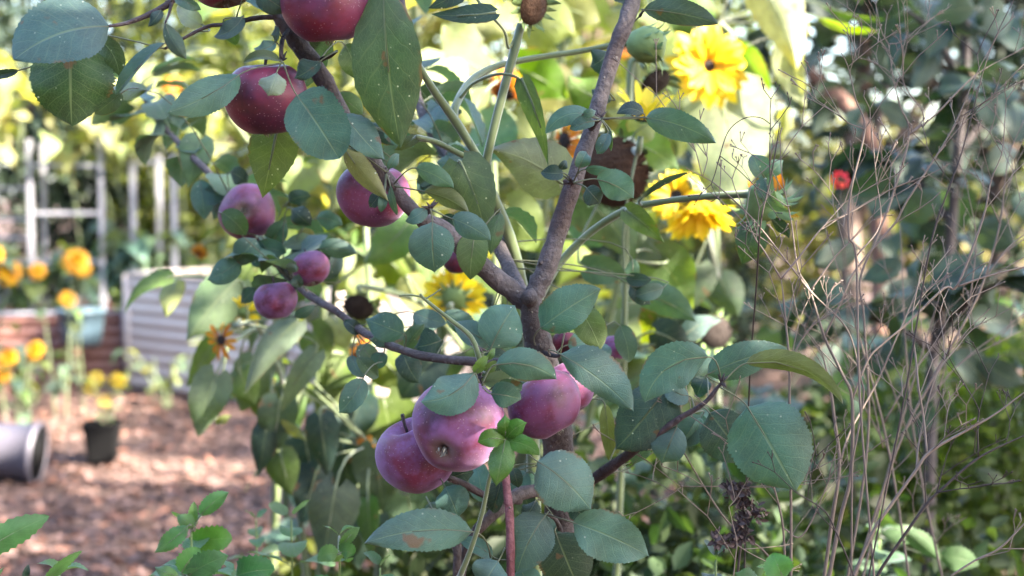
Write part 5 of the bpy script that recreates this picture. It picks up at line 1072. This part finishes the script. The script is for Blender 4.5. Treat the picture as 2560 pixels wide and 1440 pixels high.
stalk('dark dry stem bent at an elbow in front of the dry stalk bases', [
 [(2140, 1460, 7, 1.2), (2120, 1400, 7, 1.2), (2090, 1330, 7, 1.2), (2061, 1277, 7, 1.2), (1992, 1232, 6, 1.2), (1980, 1222, 5, 1.2)]], 14, 'dry_dark', 2)
stalk('thin curved pale stalk with little hooked tips at the lower edge', [
 [(1830, 1480, 5, 1.24), (1838, 1400, 5, 1.24), (1842, 1357, 5, 1.24), (1832, 1310, 4, 1.24), (1822, 1268, 4, 1.24)], [(1842, 1362, 4, 1.24), (1870, 1380, 4, 1.24), (1894, 1393, 3, 1.24)], [(1822, 1268, 3, 1.24), (1838, 1250, 3, 1.24), (1848, 1234, 3, 1.24)]], 15, 'dry', 2)
stalk('dry stem running into the lower right corner', [
 [(2377, 1440, 8, 1.35), (2440, 1400, 8, 1.35), (2500, 1370, 8, 1.35), (2560, 1310, 7, 1.35), (2640, 1230, 6, 1.35)], [(2500, 1372, 5, 1.35), (2560, 1372, 4, 1.35)]], 16, 'dry', 3)
for i, (xa, ya, xb, yb, dd) in enumerate([(2290, 1560, 2060, 560, 1.55), (2130, 1560, 2380, 640, 1.6), (2380, 1560, 2250, 560, 1.65)]):
    g = random.Random(70+i); mx = (xa+xb)/2+g.uniform(-40, 40)
    stalk(['blurred grey stalk behind the others, leaning left over the yellow leaves', 'blurred grey stalk behind the others, leaning right towards the purple stem', 'blurred grey stalk behind the others, nearly upright in the middle', 'blurred grey stalk behind the others, leaning furthest right', 'blurred grey stalk behind the others, furthest left'][i],
      [[(xa, ya, 11, dd), (mx, (ya+yb)/2, 10, dd), (xb, yb, 8, dd)], [(mx, (ya+yb)/2, 7, dd), (mx+g.uniform(60, 140), (ya+yb)/2-140, 6, dd), (mx+g.uniform(120, 260), (ya+yb)/2-260, 5, dd)], [(mx, (ya+yb)/2+60, 7, dd), (mx-g.uniform(40, 100), (ya+yb)/2-120, 6, dd), (mx-g.uniform(60, 160), (ya+yb)/2-240, 5, dd)]], 80+i, 'dry', 8)
q = P(2400, 480, 1.4)

# dried brown seed spike low down
q = P(1850, 1440, 1.27); root = empty('dried_flower_spike', (q.x, q.y, 0), 'crumpled dark brown dried flower spike below the large right apple leaf', 'dried flower')
c, r = path_px([(1840, 1470, 7, 1.27), (1850, 1380, 7, 1.27), (1858, 1300, 6, 1.27), (1852, 1225, 5, 1.27)]); mb = MB(); mb.tube([Vector((q.x, q.y, -.02))]+c, [r[0]]+r, 6); mb.build('stem', M['dry_dark'], root)
M['dry_clump'] = simple('dry_clump', (.085, .06, .058), .9, 150, .6, .6)
for (x_, y_, w_) in ((1852, 1228, 24), (1828, 1222, 18), (1858, 1262, 20), (1852, 1300, 20), (1890, 1278, 26), (1862, 1335, 18), (1838, 1345, 20), (1800, 1350, 22)):
    g = random.Random(x_); a = P(x_, y_, 1.265); rs = np.random.RandomState(x_); pts = rs.normal(size=(60, 3))*(w_*1.265/F*.42)
    o = link('seed_cluster', cloud_mesh('seed_cluster', pts, .007, M['dry_clump'], rs), root); o.location = a-root.location

# ------------------------------------------------------------------ lemon balm and weeds in front
UM = [unit_leaf('balm_leaf_form', 'apple', .38, .10+.2*k, 8+6*k, M['balm_leaf'], .16, 14, 4, .05, .07, 70+k, M['balm_stem']) for k in range(3)]
UR = [unit_leaf('round_leaf_form', 'round', .46, .05+.2*k, 4+6*k, M['balm_leaf'], .3, 12, 4, .05, .03, 75+k, M['balm_stem']) for k in range(2)]
def balm(px, py, d, L, pairs, label, tone=(.085, .17, .065), seed=0, forms=None, step=.035, lean=0, group='lemon balm sprigs'):
    g = random.Random(seed); t = P(px, py, d); root = empty('lemon_balm', (t.x+lean, t.y+.02, 0), label, 'herb', group)
    c = catmull([Vector((t.x+lean, t.y+.02, -.02)), Vector((t.x+lean*.6, t.y+.01, t.z*.55)), t], 14); mb = MB(); mb.tube(c, [.0022*(1-.5*i/28) for i in range(len(c))], 5); mb.build('stem', M['balm_stem'], root)
    z = t.z; i = 0; forms = forms or UM
    while i < pairs:
        p = min(c, key=lambda q: abs(q.z-z)); az = g.uniform(-.4, .4)+(i % 2)*1.57
        s = L*(.45+.55*min(1, (i+.3)/2.2))
        for k in (0, 1): link('leaf', forms[g.randrange(len(forms))], root, jitter_c(tone, g, .12), leafmat(p-root.location, az+math.pi*k, g.uniform(.0, .55)+(.5 if i == 0 else 0), g.uniform(-.3, .3), s*g.uniform(.85, 1.1)))
        z -= step*g.uniform(.8, 1.2)*(.5 if i == 0 else 1); i += 1
    return root, [c]
balm(950+0, 1420, 1.35, .035, 3, 'low jagged leaved sprig at the lower edge below the long pointed apple leaf', seed=1)
b1, c1 = balm(478, 1330, 1.42, .045, 4, 'lemon balm sprig with narrow pointed leaves over the mulch at lower left', seed=2)
b2, c2 = balm(468, 1440, 1.25, .05, 3, 'large ribbed lemon balm sprig at the lower edge', seed=3)
b3, c3 = balm(728, 1300, 1.55, .042, 4, 'slightly blurred round leaved balm sprig in front of the grey hanging leaf', seed=4, forms=UR)
b4, c4 = balm(848, 1340, 1.38, .032, 4, 'small fresh green balm sprig standing left of the long pointed apple leaf', seed=5, tone=(.10, .20, .05))
b5, c5 = balm(640, 1300, 1.75, .035, 4, 'thin blurred balm sprig between the two round leaved ones', seed=6)
b6, c6 = balm(-30, 1380, 1.2, .05, 3, 'balm sprig with long crinkled leaves at the lower left corner', seed=7)
b7, c7 = balm(1940, 1445, 1.15, .030, 2, 'bright green crinkled balm sprig at the lower edge under the dry stalks', seed=8, tone=(.10, .22, .05))
b8, c8 = balm(2200, 1340, 2.0, .05, 4, 'blurred green sprig with oval leaves at lower right among dry stems', seed=9, tone=(.05, .10, .045))
b9, c9 = balm(600, 1440, 1.3, .05, 3, 'broad round leaved sprig at the lower edge', seed=10, forms=UR)
b10, c10 = balm(150, 1440, 1.22, .045, 2, 'narrow leaved sprig at the lower left edge', seed=11)
b11, c11 = balm(1790, 1400, 1.3, .03, 5, 'bluish crinkled herb sprig at the lower edge beside the dried brown spike', seed=12, tone=(.05, .085, .07), forms=UR)
def bl(root, paths, specs, seed):
    g = random.Random(seed)
    for s in specs: traced_leaf(root, paths, s, M['balm_leaf'], 'apple', rng=g, pet_r=.0007, maxpet=.3, nu=20, teeth=.08)
K = dict(c=(.085, .17, .065)); K3 = dict(c=(.05, .10, .045)); K2 = dict(c=(.07, .17, .03), kind='round')
bl(b1, c1, [(500, 1290, 575, 1230, 22, 6, 10, 10, 1.40, 0, 'b', K), (478, 1320, 485, 1258, 16, 0, 10, 10, 1.42, 0, 'b', K), (488, 1318, 440, 1285, 20, 0, 10, 10, 1.41, 0, 'b', K), (470, 1315, 378, 1385, 24, 4, 10, 10, 1.40, 0, 'b', K), (478, 1360, 582, 1345, 34, 4, 10, 4, 1.45, 0, 'b', K2)], 1)
bl(b2, c2, [(455, 1430, 506, 1370, 30, 5, 10, 8, 1.24, 0, 'b', K), (470, 1440, 570, 1390, 34, 6, 8, 6, 1.24, 0, 'b', dict(c=(.055, .12, .05))), (448, 1440, 380, 1412, 16, 4, 10, 10, 1.24, 0, 'b', K)], 2)
bl(b9, c9, [(590, 1440, 690, 1425, 46, 6, 8, 4, 1.28, 0, 'b', dict(c=(.04, .12, .04), kind='round'))], 3)
bl(b6, c6, [(-70, 1400, 124, 1290, 36, 8, 10, 8, 1.18, 0, 'b', K)], 4)
bl(b10, c10, [(110, 1460, 204, 1378, 16, 6, 30, 12, 1.2, 0, 'b', K), (60, 1450, 75, 1410, 12, 4, 30, 10, 1.22, 0, 'd')], 5)
bl(b7, c7, [(1960, 1450, 1930, 1380, 38, 0, 8, 6, 1.13, 0, 'n', dict(c=(.09, .21, .045))), (1900, 1450, 1835, 1430, 26, 4, 8, 6, 1.14, 0, 'n', dict(c=(.07, .16, .045)))], 6)
bl(b8, c8, [(2260, 1330, 2350, 1400, 26, 6, 10, 6, 1.9, 0, 'b', K3), (2350, 1390, 2450, 1415, 32, 6, 10, 6, 1.9, 0, 'b', K3), (2300, 1330, 2200, 1330, 24, 6, 10, 6, 1.95, 0, 'b', K3)], 7)
bl(b4, c4, [(850, 1370, 905, 1315, 15, 4, 10, 8, 1.36, 0, 'b', K), (846, 1385, 795, 1400, 22, -8, 10, 8, 1.36, 0, 'b', K), (852, 1380, 885, 1390, 24, 6, 10, 8, 1.36, 0, 'b', K)], 8)

# ------------------------------------------------------------------ lobed vine leaf on its yellow green stalk
q = P(1140, 1440, 1.2); vine = empty('vine_shoot', (q.x, q.y, 0), 'fresh vine shoot ending in a glossy five lobed green leaf over the apples', 'vine')
vp = []
stem_px(vine, vp, [(1150, 1440, 15, 1.2), (1178, 1370, 13, 1.19), (1206, 1280, 12, 1.18), (1228, 1180, 10, 1.17), (1262, 1108, 5, 1.165)], mat='green_stem', sides=8)
mb = MB(); c0 = P(1150, 1440, 1.2); mb.tube(catmull([Vector((q.x, q.y, -.02)), Vector((q.x-.01, q.y, .45)), c0], 8), [.0034]*17, 7); mb.build('runner', M['green_stem'], vine)
stem_px(vine, vp, [(1200, 930, 13, 1.225), (1196, 890, 14, 1.22), (1175, 840, 13, 1.22), (1120, 795, 11, 1.22), (1062, 748, 8, 1.22), (1050, 735, 6, 1.22)], mat='green_stem')
stem_px(vine, vp, [(1062, 748, 5, 1.22), (1085, 735, 4, 1.22), (1102, 722, 3, 1.22)], mat='green_stem'); stem_px(vine, vp, [(1060, 744, 5, 1.22), (1030, 738, 5, 1.22), (998, 740, 4, 1.22)], mat='green_stem')
M['vine_leaf'] = leaf_mat('vine_leaf_skin', 7.0, 2.0, .30, .30, .45, False, .0, (1.3, 1.7, .4))
g = random.Random(9)
for s in ((1264, 1096, 1240, 1216, 34, 0, 10, -6), (1264, 1100, 1188, 1108, 26, -8, 8, 0), (1264, 1096, 1262, 1036, 22, 0, 10, -4), (1264, 1100, 1320, 1056, 26, 8, 8, 0), (1266, 1104, 1348, 1136, 24, 10, 8, 0)):
    traced_leaf(vine, vp, (*s, 1.165, -.006, 'n', dict(c=(.055, .14, .02), teeth=.04, wave=.16)), M['vine_leaf'], 'petal' if 0 else 'apple', name='leaf_lobe', rng=g, maxpet=.03)
bl(vine, vp, [(1188, 935, 1222, 890, 16, 3, 20, 10, 1.2, 0, 'n', dict(c=(.07, .17, .01))), (1215, 930, 1248, 905, 14, 3, 20, 10, 1.2, 0, 'n', dict(c=(.09, .16, .03))), (1220, 900, 1240, 870, 10, 3, 20, 10, 1.21, 0, 'n', dict(c=(.12, .18, .04)))], 11)

# ------------------------------------------------------------------ orange flowers by the terracotta bed
MP = petal_mesh('marigold_petal', .34, .3, M['marigold'], 8)
def orange_plant(heads, label, seed, d, gy):
    g = random.Random(seed); px = sum(h[0] for h in heads)/len(heads); q = P(px, 480, d); root = empty('orange_flower_plant', (q.x, q.y, 0), label, 'flower', 'orange flowers by the beds')
    for (x_, y_, rr) in heads:
        c = P(x_, y_, d+g.uniform(-.2, .2)); R_ = rr*d/F; mb = MB(); v, f = revolve([(.02*R_, -.55*R_), (.28*R_, -.45*R_), (.42*R_, -.1*R_), (.3*R_, .0)], 12); mb.add(v, f)
        n = (g.uniform(-.3, .3), -.75, .45); h = mb.build('flower_head', M['calyx_green'], root, mat=head_frame(c, n, root))
        for w in range(4):
            m = 13-3*w
            for i in range(m): link('petal', MP, h, mat=Matrix.Rotation(6.283*(i+g.random()*.5)/m, 4, 'Z') @ Matrix.Translation((.2*R_*(1-.2*w), 0, .05*R_*w)) @ Matrix.Rotation(-(.1+.33*w+g.uniform(-.1, .1)), 4, 'Y') @ Matrix.Scale(R_*.85*(1-.12*w), 4))
        a = Vector((q.x+g.uniform(-.05, .05), q.y, 0)); pts = catmull([a, a.lerp(c, .55)+Vector((g.uniform(-.04, .04), 0, .06)), c-Vector((0, 0, R_*.5))], 6); mb = MB(); mb.tube(pts, [.004-.0015*i/(len(pts)-1) for i in range(len(pts))], 6); mb.build('stem', M['green_stem'], root)
        for k in range(4):
            p = pts[g.randrange(2, len(pts)-1)]-root.location; link('leaf', UH[g.randrange(4)], root, jitter_c(TONE[g.choice('sgd')], g), leafmat(p, g.uniform(0, 6.28), g.uniform(-.3, .5), 0, g.uniform(.07, .12)))
orange_plant([(188, 652, 34), (205, 672, 24)], 'orange flower standing highest above the hanging blue grey pot', 1, 7.6, 0)
orange_plant([(168, 748, 24), (92, 678, 24)], 'pair of orange flowers left of the hanging blue grey pot', 2, 7.4, 0)
orange_plant([(20, 682, 34), (-20, 640, 30)], 'bright orange flower at the left edge level with the trellis foot', 3, 7.4, 0)
orange_plant([(85, 876, 26), (18, 896, 28), (4, 938, 24)], 'low orange yellow flowers over the dark leaves beside the tipped bucket', 4, 7.0, 0)
g = random.Random(5); root = bpy.data.objects['nursery_pot']; 
q = P(262, 1060, pd); seedling = empty('potted_plant', (bp.x, bp.y, .08), 'spindly plant with small yellow flowers growing in the black nursery pot', 'plant')
for i, (x_, y_) in enumerate(((228, 972), (288, 948), (300, 955), (240, 945), (262, 1000))):
    c = P(x_, y_, pd); a = Vector((bp.x+g.uniform(-.02, .02), bp.y, .10)); mb = MB(); mb.tube(catmull([a, a.lerp(c, .5)+Vector((.01, 0, .03)), c], 6), .0022, 5); mb.build('stem', M['dry'] if i % 2 else M['green_stem'], seedling)
    h = disc_bm(.012, n=30).build('flower_head', [M['disc'], M['calyx_green']], seedling, mat=head_frame(c, (g.uniform(-.4, .4), -.8, .4), seedling))
    for k in range(9): link('petal', PM['yellow', 0], h, mat=Matrix.Rotation(6.283*k/9, 4, 'Z') @ Matrix.Translation((.008, 0, 0)) @ Matrix.Scale(.028, 4))
    for k in range(3): link('leaf', UM[k], seedling, jitter_c((.12, .15, .06), g), leafmat(a.lerp(c, g.uniform(.3, .9))-seedling.location, g.uniform(0, 6.28), .3, 0, .05))

# ------------------------------------------------------------------ leafy plants of the beds and behind the stalks
def broadleaf(name, px, d, H, n, L, tones, label, cat='plant', seed=0, forms=None, spread=.35, stems=6, group=None, base=0.0, bark='green_stem', rise=1.0, off=None):
    g = random.Random(seed); q = P(px, 480, d); x0, y0 = (q.x, q.y) if off is None else off; root = empty(name, (x0, y0, base), label, cat, group); cs = []
    for k in range(stems):
        a = g.uniform(0, 6.28); e = Vector((x0+math.cos(a)*spread*g.uniform(.3, 1), y0+math.sin(a)*spread*g.uniform(.3, 1)*.6, base+H*g.uniform(.6, 1)))
        b = Vector((x0+g.uniform(-.05, .05), y0+g.uniform(-.03, .03), base-.02)); c = catmull([b, b.lerp(e, .5)+Vector((0, 0, H*.12)), e], 8); cs.append(c)
        mb = MB(); mb.tube(c, [.007-.005*i/(len(c)-1) for i in range(len(c))], 6); mb.build('stem', M[bark], root)
    forms = forms or UL
    for i in range(n):
        c = g.choice(cs); p = c[g.randrange(4, len(c))]-root.location
        link('leaf', forms[g.randrange(len(forms))], root, jitter_c(TONE[g.choice(tones)], g), leafmat(p, g.uniform(0, 6.28), g.uniform(-.5, .6), g.uniform(-.5, .5), L*g.uniform(.7, 1.25)))
    return root
def climber(px, d, z0, z1, hw, n, label, seed):
    g = random.Random(seed); q = P(px, 480, d); root = empty('climbing_bean', (q.x, q.y, .3), label, 'climber'); cs = []
    for k in range(5):
        x = q.x+hw*(-1+2*(k+.5)/5); c = catmull([Vector((x+g.uniform(-.05, .05), q.y+.05, .3)), Vector((x+.02, q.y+.03, 1.0)), Vector((x-.03, q.y, z0)), Vector((x+g.uniform(-.3, .3), q.y-.05, z1))], 6); cs.append(c)
        mb = MB(); mb.tube(c, .006, 5); mb.build('stem', M['green_stem'], root)
    for i in range(n):
        c = g.choice(cs); p = Vector((c[0].x+g.uniform(-.25, .25), q.y+g.uniform(-.1, .15), g.uniform(z0, z1)))-root.location
        link('leaf', UH[g.randrange(4)], root, jitter_c(TONE[g.choice('nln')], g), leafmat(p, g.uniform(0, 6.28), g.uniform(-.6, .3), g.uniform(-.5, .5), g.uniform(.13, .2)))
for i, (px, d, b, H, tn, lab) in enumerate([(30, 9.4, .36, .45, 'sgd', 'leafy green plant in the terracotta bed under the left trellis'), (230, 9.4, .36, .5, 'sbg', 'broad leaved plant in the terracotta bed right of the tall trellis upright'), (400, 9.4, .6, .35, 'bsb', 'bluish cabbage leaved plant in the cream bed at the foot of the narrow trellis'), (560, 8.9, .6, .3, 'sgn', 'leafy plant in the cream bed behind the round left apples'),
    (60, 7.6, 0, .42, 'dgd', 'low dark leaved plant in front of the terracotta bed at the left edge'), (400, 7.9, 0, .36, 'nsn', 'pale lit low plant in front of the cream bed')]):
    broadleaf('garden_plant', px, d, H, 46 if d > 9 else 16 if d > 7.8 else 40, .17 if d > 9 else .085, tn, lab, 'plant', 200+i, UH, .32, 6, 'garden plants round the beds', b)
climber(60, 9.3, 1.42, 2.05, .8, 90, 'pale sunlit climber draped over the top of the left trellis', 230)
climber(390, 9.3, 1.45, 2.0, .4, 45, 'green climber over the top of the narrow trellis', 231)
# young tree with purple grey stem behind the dry stalks
q = P(2330, 900, 2.7); yt = empty('young_tree', (q.x, q.y, 0), 'young tree with a purple grey stem and large bluish leaves behind the dry stalks', 'tree'); yp = []
def ytb(pts, nm='branch'):
    c, r = path_px(pts); mb = MB()
    if nm == 'trunk': c = [Vector((q.x, q.y, -.03))]+c; r = [r[0]*1.2]+r
    mb.tube(c, r, 9, jit=.04); mb.build(nm, M['bark'], yt); yp.append(c)
ytb([(2325, 1100, 32, 2.7), (2335, 880, 30, 2.7), (2372, 640, 28, 2.7), (2392, 400, 26, 2.7), (2412, 200, 24, 2.7), (2415, -40, 20, 2.7)], 'trunk')
ytb([(2380, 560, 24, 2.7), (2300, 460, 20, 2.75), (2200, 400, 14, 2.8)]); ytb([(2395, 380, 22, 2.7), (2480, 280, 18, 2.7), (2570, 200, 12, 2.65)]); ytb([(2340, 850, 24, 2.7), (2440, 740, 18, 2.6), (2540, 690, 12, 2.6)]); ytb([(2340, 880, 24, 2.7), (2200, 800, 18, 2.65), (2060, 790, 12, 2.6)]); ytb([(2405, 200, 20, 2.7), (2330, 80, 14, 2.7), (2260, 20, 10, 2.7)])
g = random.Random(31)
YL = [(2150, 620, 2040, 660, 70), (2350, 480, 2240, 560, 76), (2470, 420, 2560, 380, 70), (2440, 560, 2540, 620, 84), (2300, 700, 2180, 760, 76), (2250, 640, 2160, 700, 60), (2420, 800, 2560, 830, 86), (2380, 880, 2480, 990, 80), (2250, 850, 2150, 930, 76), (2330, 1000, 2220, 1100, 80), (2120, 720, 2060, 800, 60), (2480, 320, 2440, 240, 56), (2330, 120, 2280, 220, 50), (2460, 80, 2540, 40, 60), (2430, 160, 2540, 210, 56), (2280, 300, 2200, 260, 60), (2230, 420, 2120, 480, 66), (2390, 660, 2470, 730, 70), (2080, 800, 1990, 850, 60), (2440, 20, 2330, 40, 66), (2240, 40, 2150, 90, 56), (2540, 480, 2600, 560, 70), (2100, 860, 2030, 960, 60), (2450, 900, 2560, 960, 66), (2300, 560, 2390, 600, 60), (2490, -20, 2440, 80, 66)]
for s in YL:
    k = g.uniform(-.15, .15); traced_leaf(yt, yp, (*s[:4], s[4]*.56, g.uniform(-8, 14), g.uniform(-25, 35), g.uniform(-6, 10), 2.6+k, g.uniform(-.05, .08), 'b' if g.random() < .6 else 'd', dict(c=jitter_c((.034, .058, .047), g))), M['apple_leaf'], 'apple', rng=g, pet_r=.0012, maxpet=.9, nu=14)
for i in range(70):
    p = g.choice(g.choice(yp)[4:])-yt.location; link('leaf', UL[g.randrange(4)], yt, jitter_c(TONE['d'], g), leafmat(p, g.uniform(0, 6.28), g.uniform(-.5, .6), g.uniform(-.5, .5), g.uniform(.08, .13)))
# reddish bare limb in the dark tree
q = P(2130, 480, 4.6); root = empty('bare_limbed_tree', (q.x+.25, q.y+.1, 0), 'slender tree with a reddish bare limb under the bright sky gaps', 'tree')
c, r = path_px([(2210, 1300, 50, 4.6), (2200, 700, 46, 4.6), (2190, 420, 44, 4.6), (2160, 330, 46, 4.6), (2110, 260, 44, 4.6), (2050, 205, 36, 4.6), (1960, 100, 26, 4.6), (1930, -60, 20, 4.6)]); mb = MB(); mb.tube([Vector((q.x+.25, q.y+.1, -.03))]+c, [r[0]*1.1]+r, 10, jit=.05); mb.build('trunk', simple('reddish_bark', (.19, .10, .075), .8, 22, .4, .7, .01), root)
for i in range(200):
    p = g.choice(c[8:])-root.location+Vector((g.gauss(.1, .34), g.gauss(0, .2), g.gauss(0, .3))); link('leaf', UL[g.randrange(4)], root, jitter_c((.022, .040, .030), g), leafmat(p, g.uniform(0, 6.28), g.uniform(-.5, .6), g.uniform(-.5, .5), g.uniform(.08, .13)))
# red blossom
q = P(2100, 450, 2.35); root = empty('red_blossom', (q.x, q.y, 0), 'single small bright red blossom glowing between the dry stalks', 'flower'); mb = MB(); mb.tube(catmull([Vector((q.x, q.y, 0)), Vector((q.x+.03, q.y, .7)), q], 6), .0016, 6); mb.build('stem', M['dry_dark'], root)
t_red = petal_mat('red_petal_skin', (.75, .03, .02), (.6, .02, .02)); rp = petal_mesh('red_petal', .3, .1, t_red, 3)
mb = disc_bm(.012, n=20); h = mb.build('flower_head', [M['disc'], M['calyx_green']], root, mat=head_frame(q, (0, -.9, .3), root))
for i in range(9): link('petal', rp, h, mat=Matrix.Rotation(.7*i, 4, 'Z') @ Matrix.Rotation(-.3*(i % 2), 4, 'Y') @ Matrix.Scale(.017, 4))

def shrub(name, px, d, H, rx, mat, label, n, per, size, seed, cat='shrub', z0=.0, ry=.3, group=None, spread=.06):
    rs = np.random.RandomState(seed); g = random.Random(seed); q = P(px, 480, d); root = empty(name, (q.x, q.y, 0), label, cat, group)
    cc, pts = clumped(rs, (0, 0, H*.52), (rx, ry, H*.48), n, per, spread); pts = pts[pts[:, 2] > z0+.01]
    for k in range(9):
        e = Vector((q.x, q.y, 0))+Vector([float(a) for a in cc[g.randrange(len(cc))]]); b = Vector((q.x+g.uniform(-rx, rx)*.4, q.y+g.uniform(-.1, .1), -.02)); mb = MB(); mb.tube(catmull([b, b.lerp(e, .5)+Vector((0, 0, .03)), e], 5), [.005-.003*i/10 for i in range(11)], 5); mb.build('stem', M['green_stem'], root)
    o = link('foliage', cloud_mesh('foliage', pts, size, mat, rs, asp=.6), root); o['kind'] = 'stuff'
shrub('small_leaved_shrub', 2330, 3.3, .92, .38, M['fol_bright'], 'bright green small leaved shrub low behind the dry stalks', 70, 45, .038, 301)
shrub('small_leaved_shrub', 2560, 3.5, .95, .4, M['fol_bright'], 'bright green small leaved shrub at the right edge', 70, 40, .038, 302)
shrub('undergrowth_shrub', 1700, 2.2, .82, .45, M['fol_cover'], 'low dark undergrowth below the drooping right apple branch', 70, 40, .04, 303)
shrub('undergrowth_shrub', 2000, 2.4, .74, .45, M['fol_cover'], 'low dark undergrowth at the foot of the dry stalks', 70, 40, .04, 304)
shrub('undergrowth_shrub', 1450, 2.2, .72, .4, M['fol_cover'], 'low leafy undergrowth behind the foot of the apple tree', 60, 40, .04, 305)
shrub('undergrowth_shrub', 1120, 3.2, .55, .4, M['fol_mid'], 'low olive undergrowth behind the front apples', 60, 40, .05, 306)
shrub('undergrowth_shrub', 2200, 4.4, .75, .6, M['fol_cover'], 'broad low green shrub farther back behind the dry stalks', 80, 40, .05, 307)
for i, (px, d, H, n, tn, lab) in enumerate([(1680, 3.4, .85, 70, 'bsd', 'leafy shaded plant behind the brown seed head at the right of the trunk'), (1870, 3.0, .72, 60, 'bdb', 'leafy shaded plant under the nodding flower head'), (2050, 3.6, .72, 60, 'bdg', 'leafy dark plant behind the long dry stalks'), (2500, 3.6, .95, 70, 'dbd', 'leafy dark plant at the right edge behind the young tree'), (2250, 4.2, .8, 60, 'gsl', 'yellowish leafy plant between the dark ones behind the dry stalks')]):
    broadleaf('leafy_plant', px, d, H, n, .12, tn, lab, 'plant', 400+i, UL if i != 4 else UH, .4, 7, 'leafy plants behind the stalks')
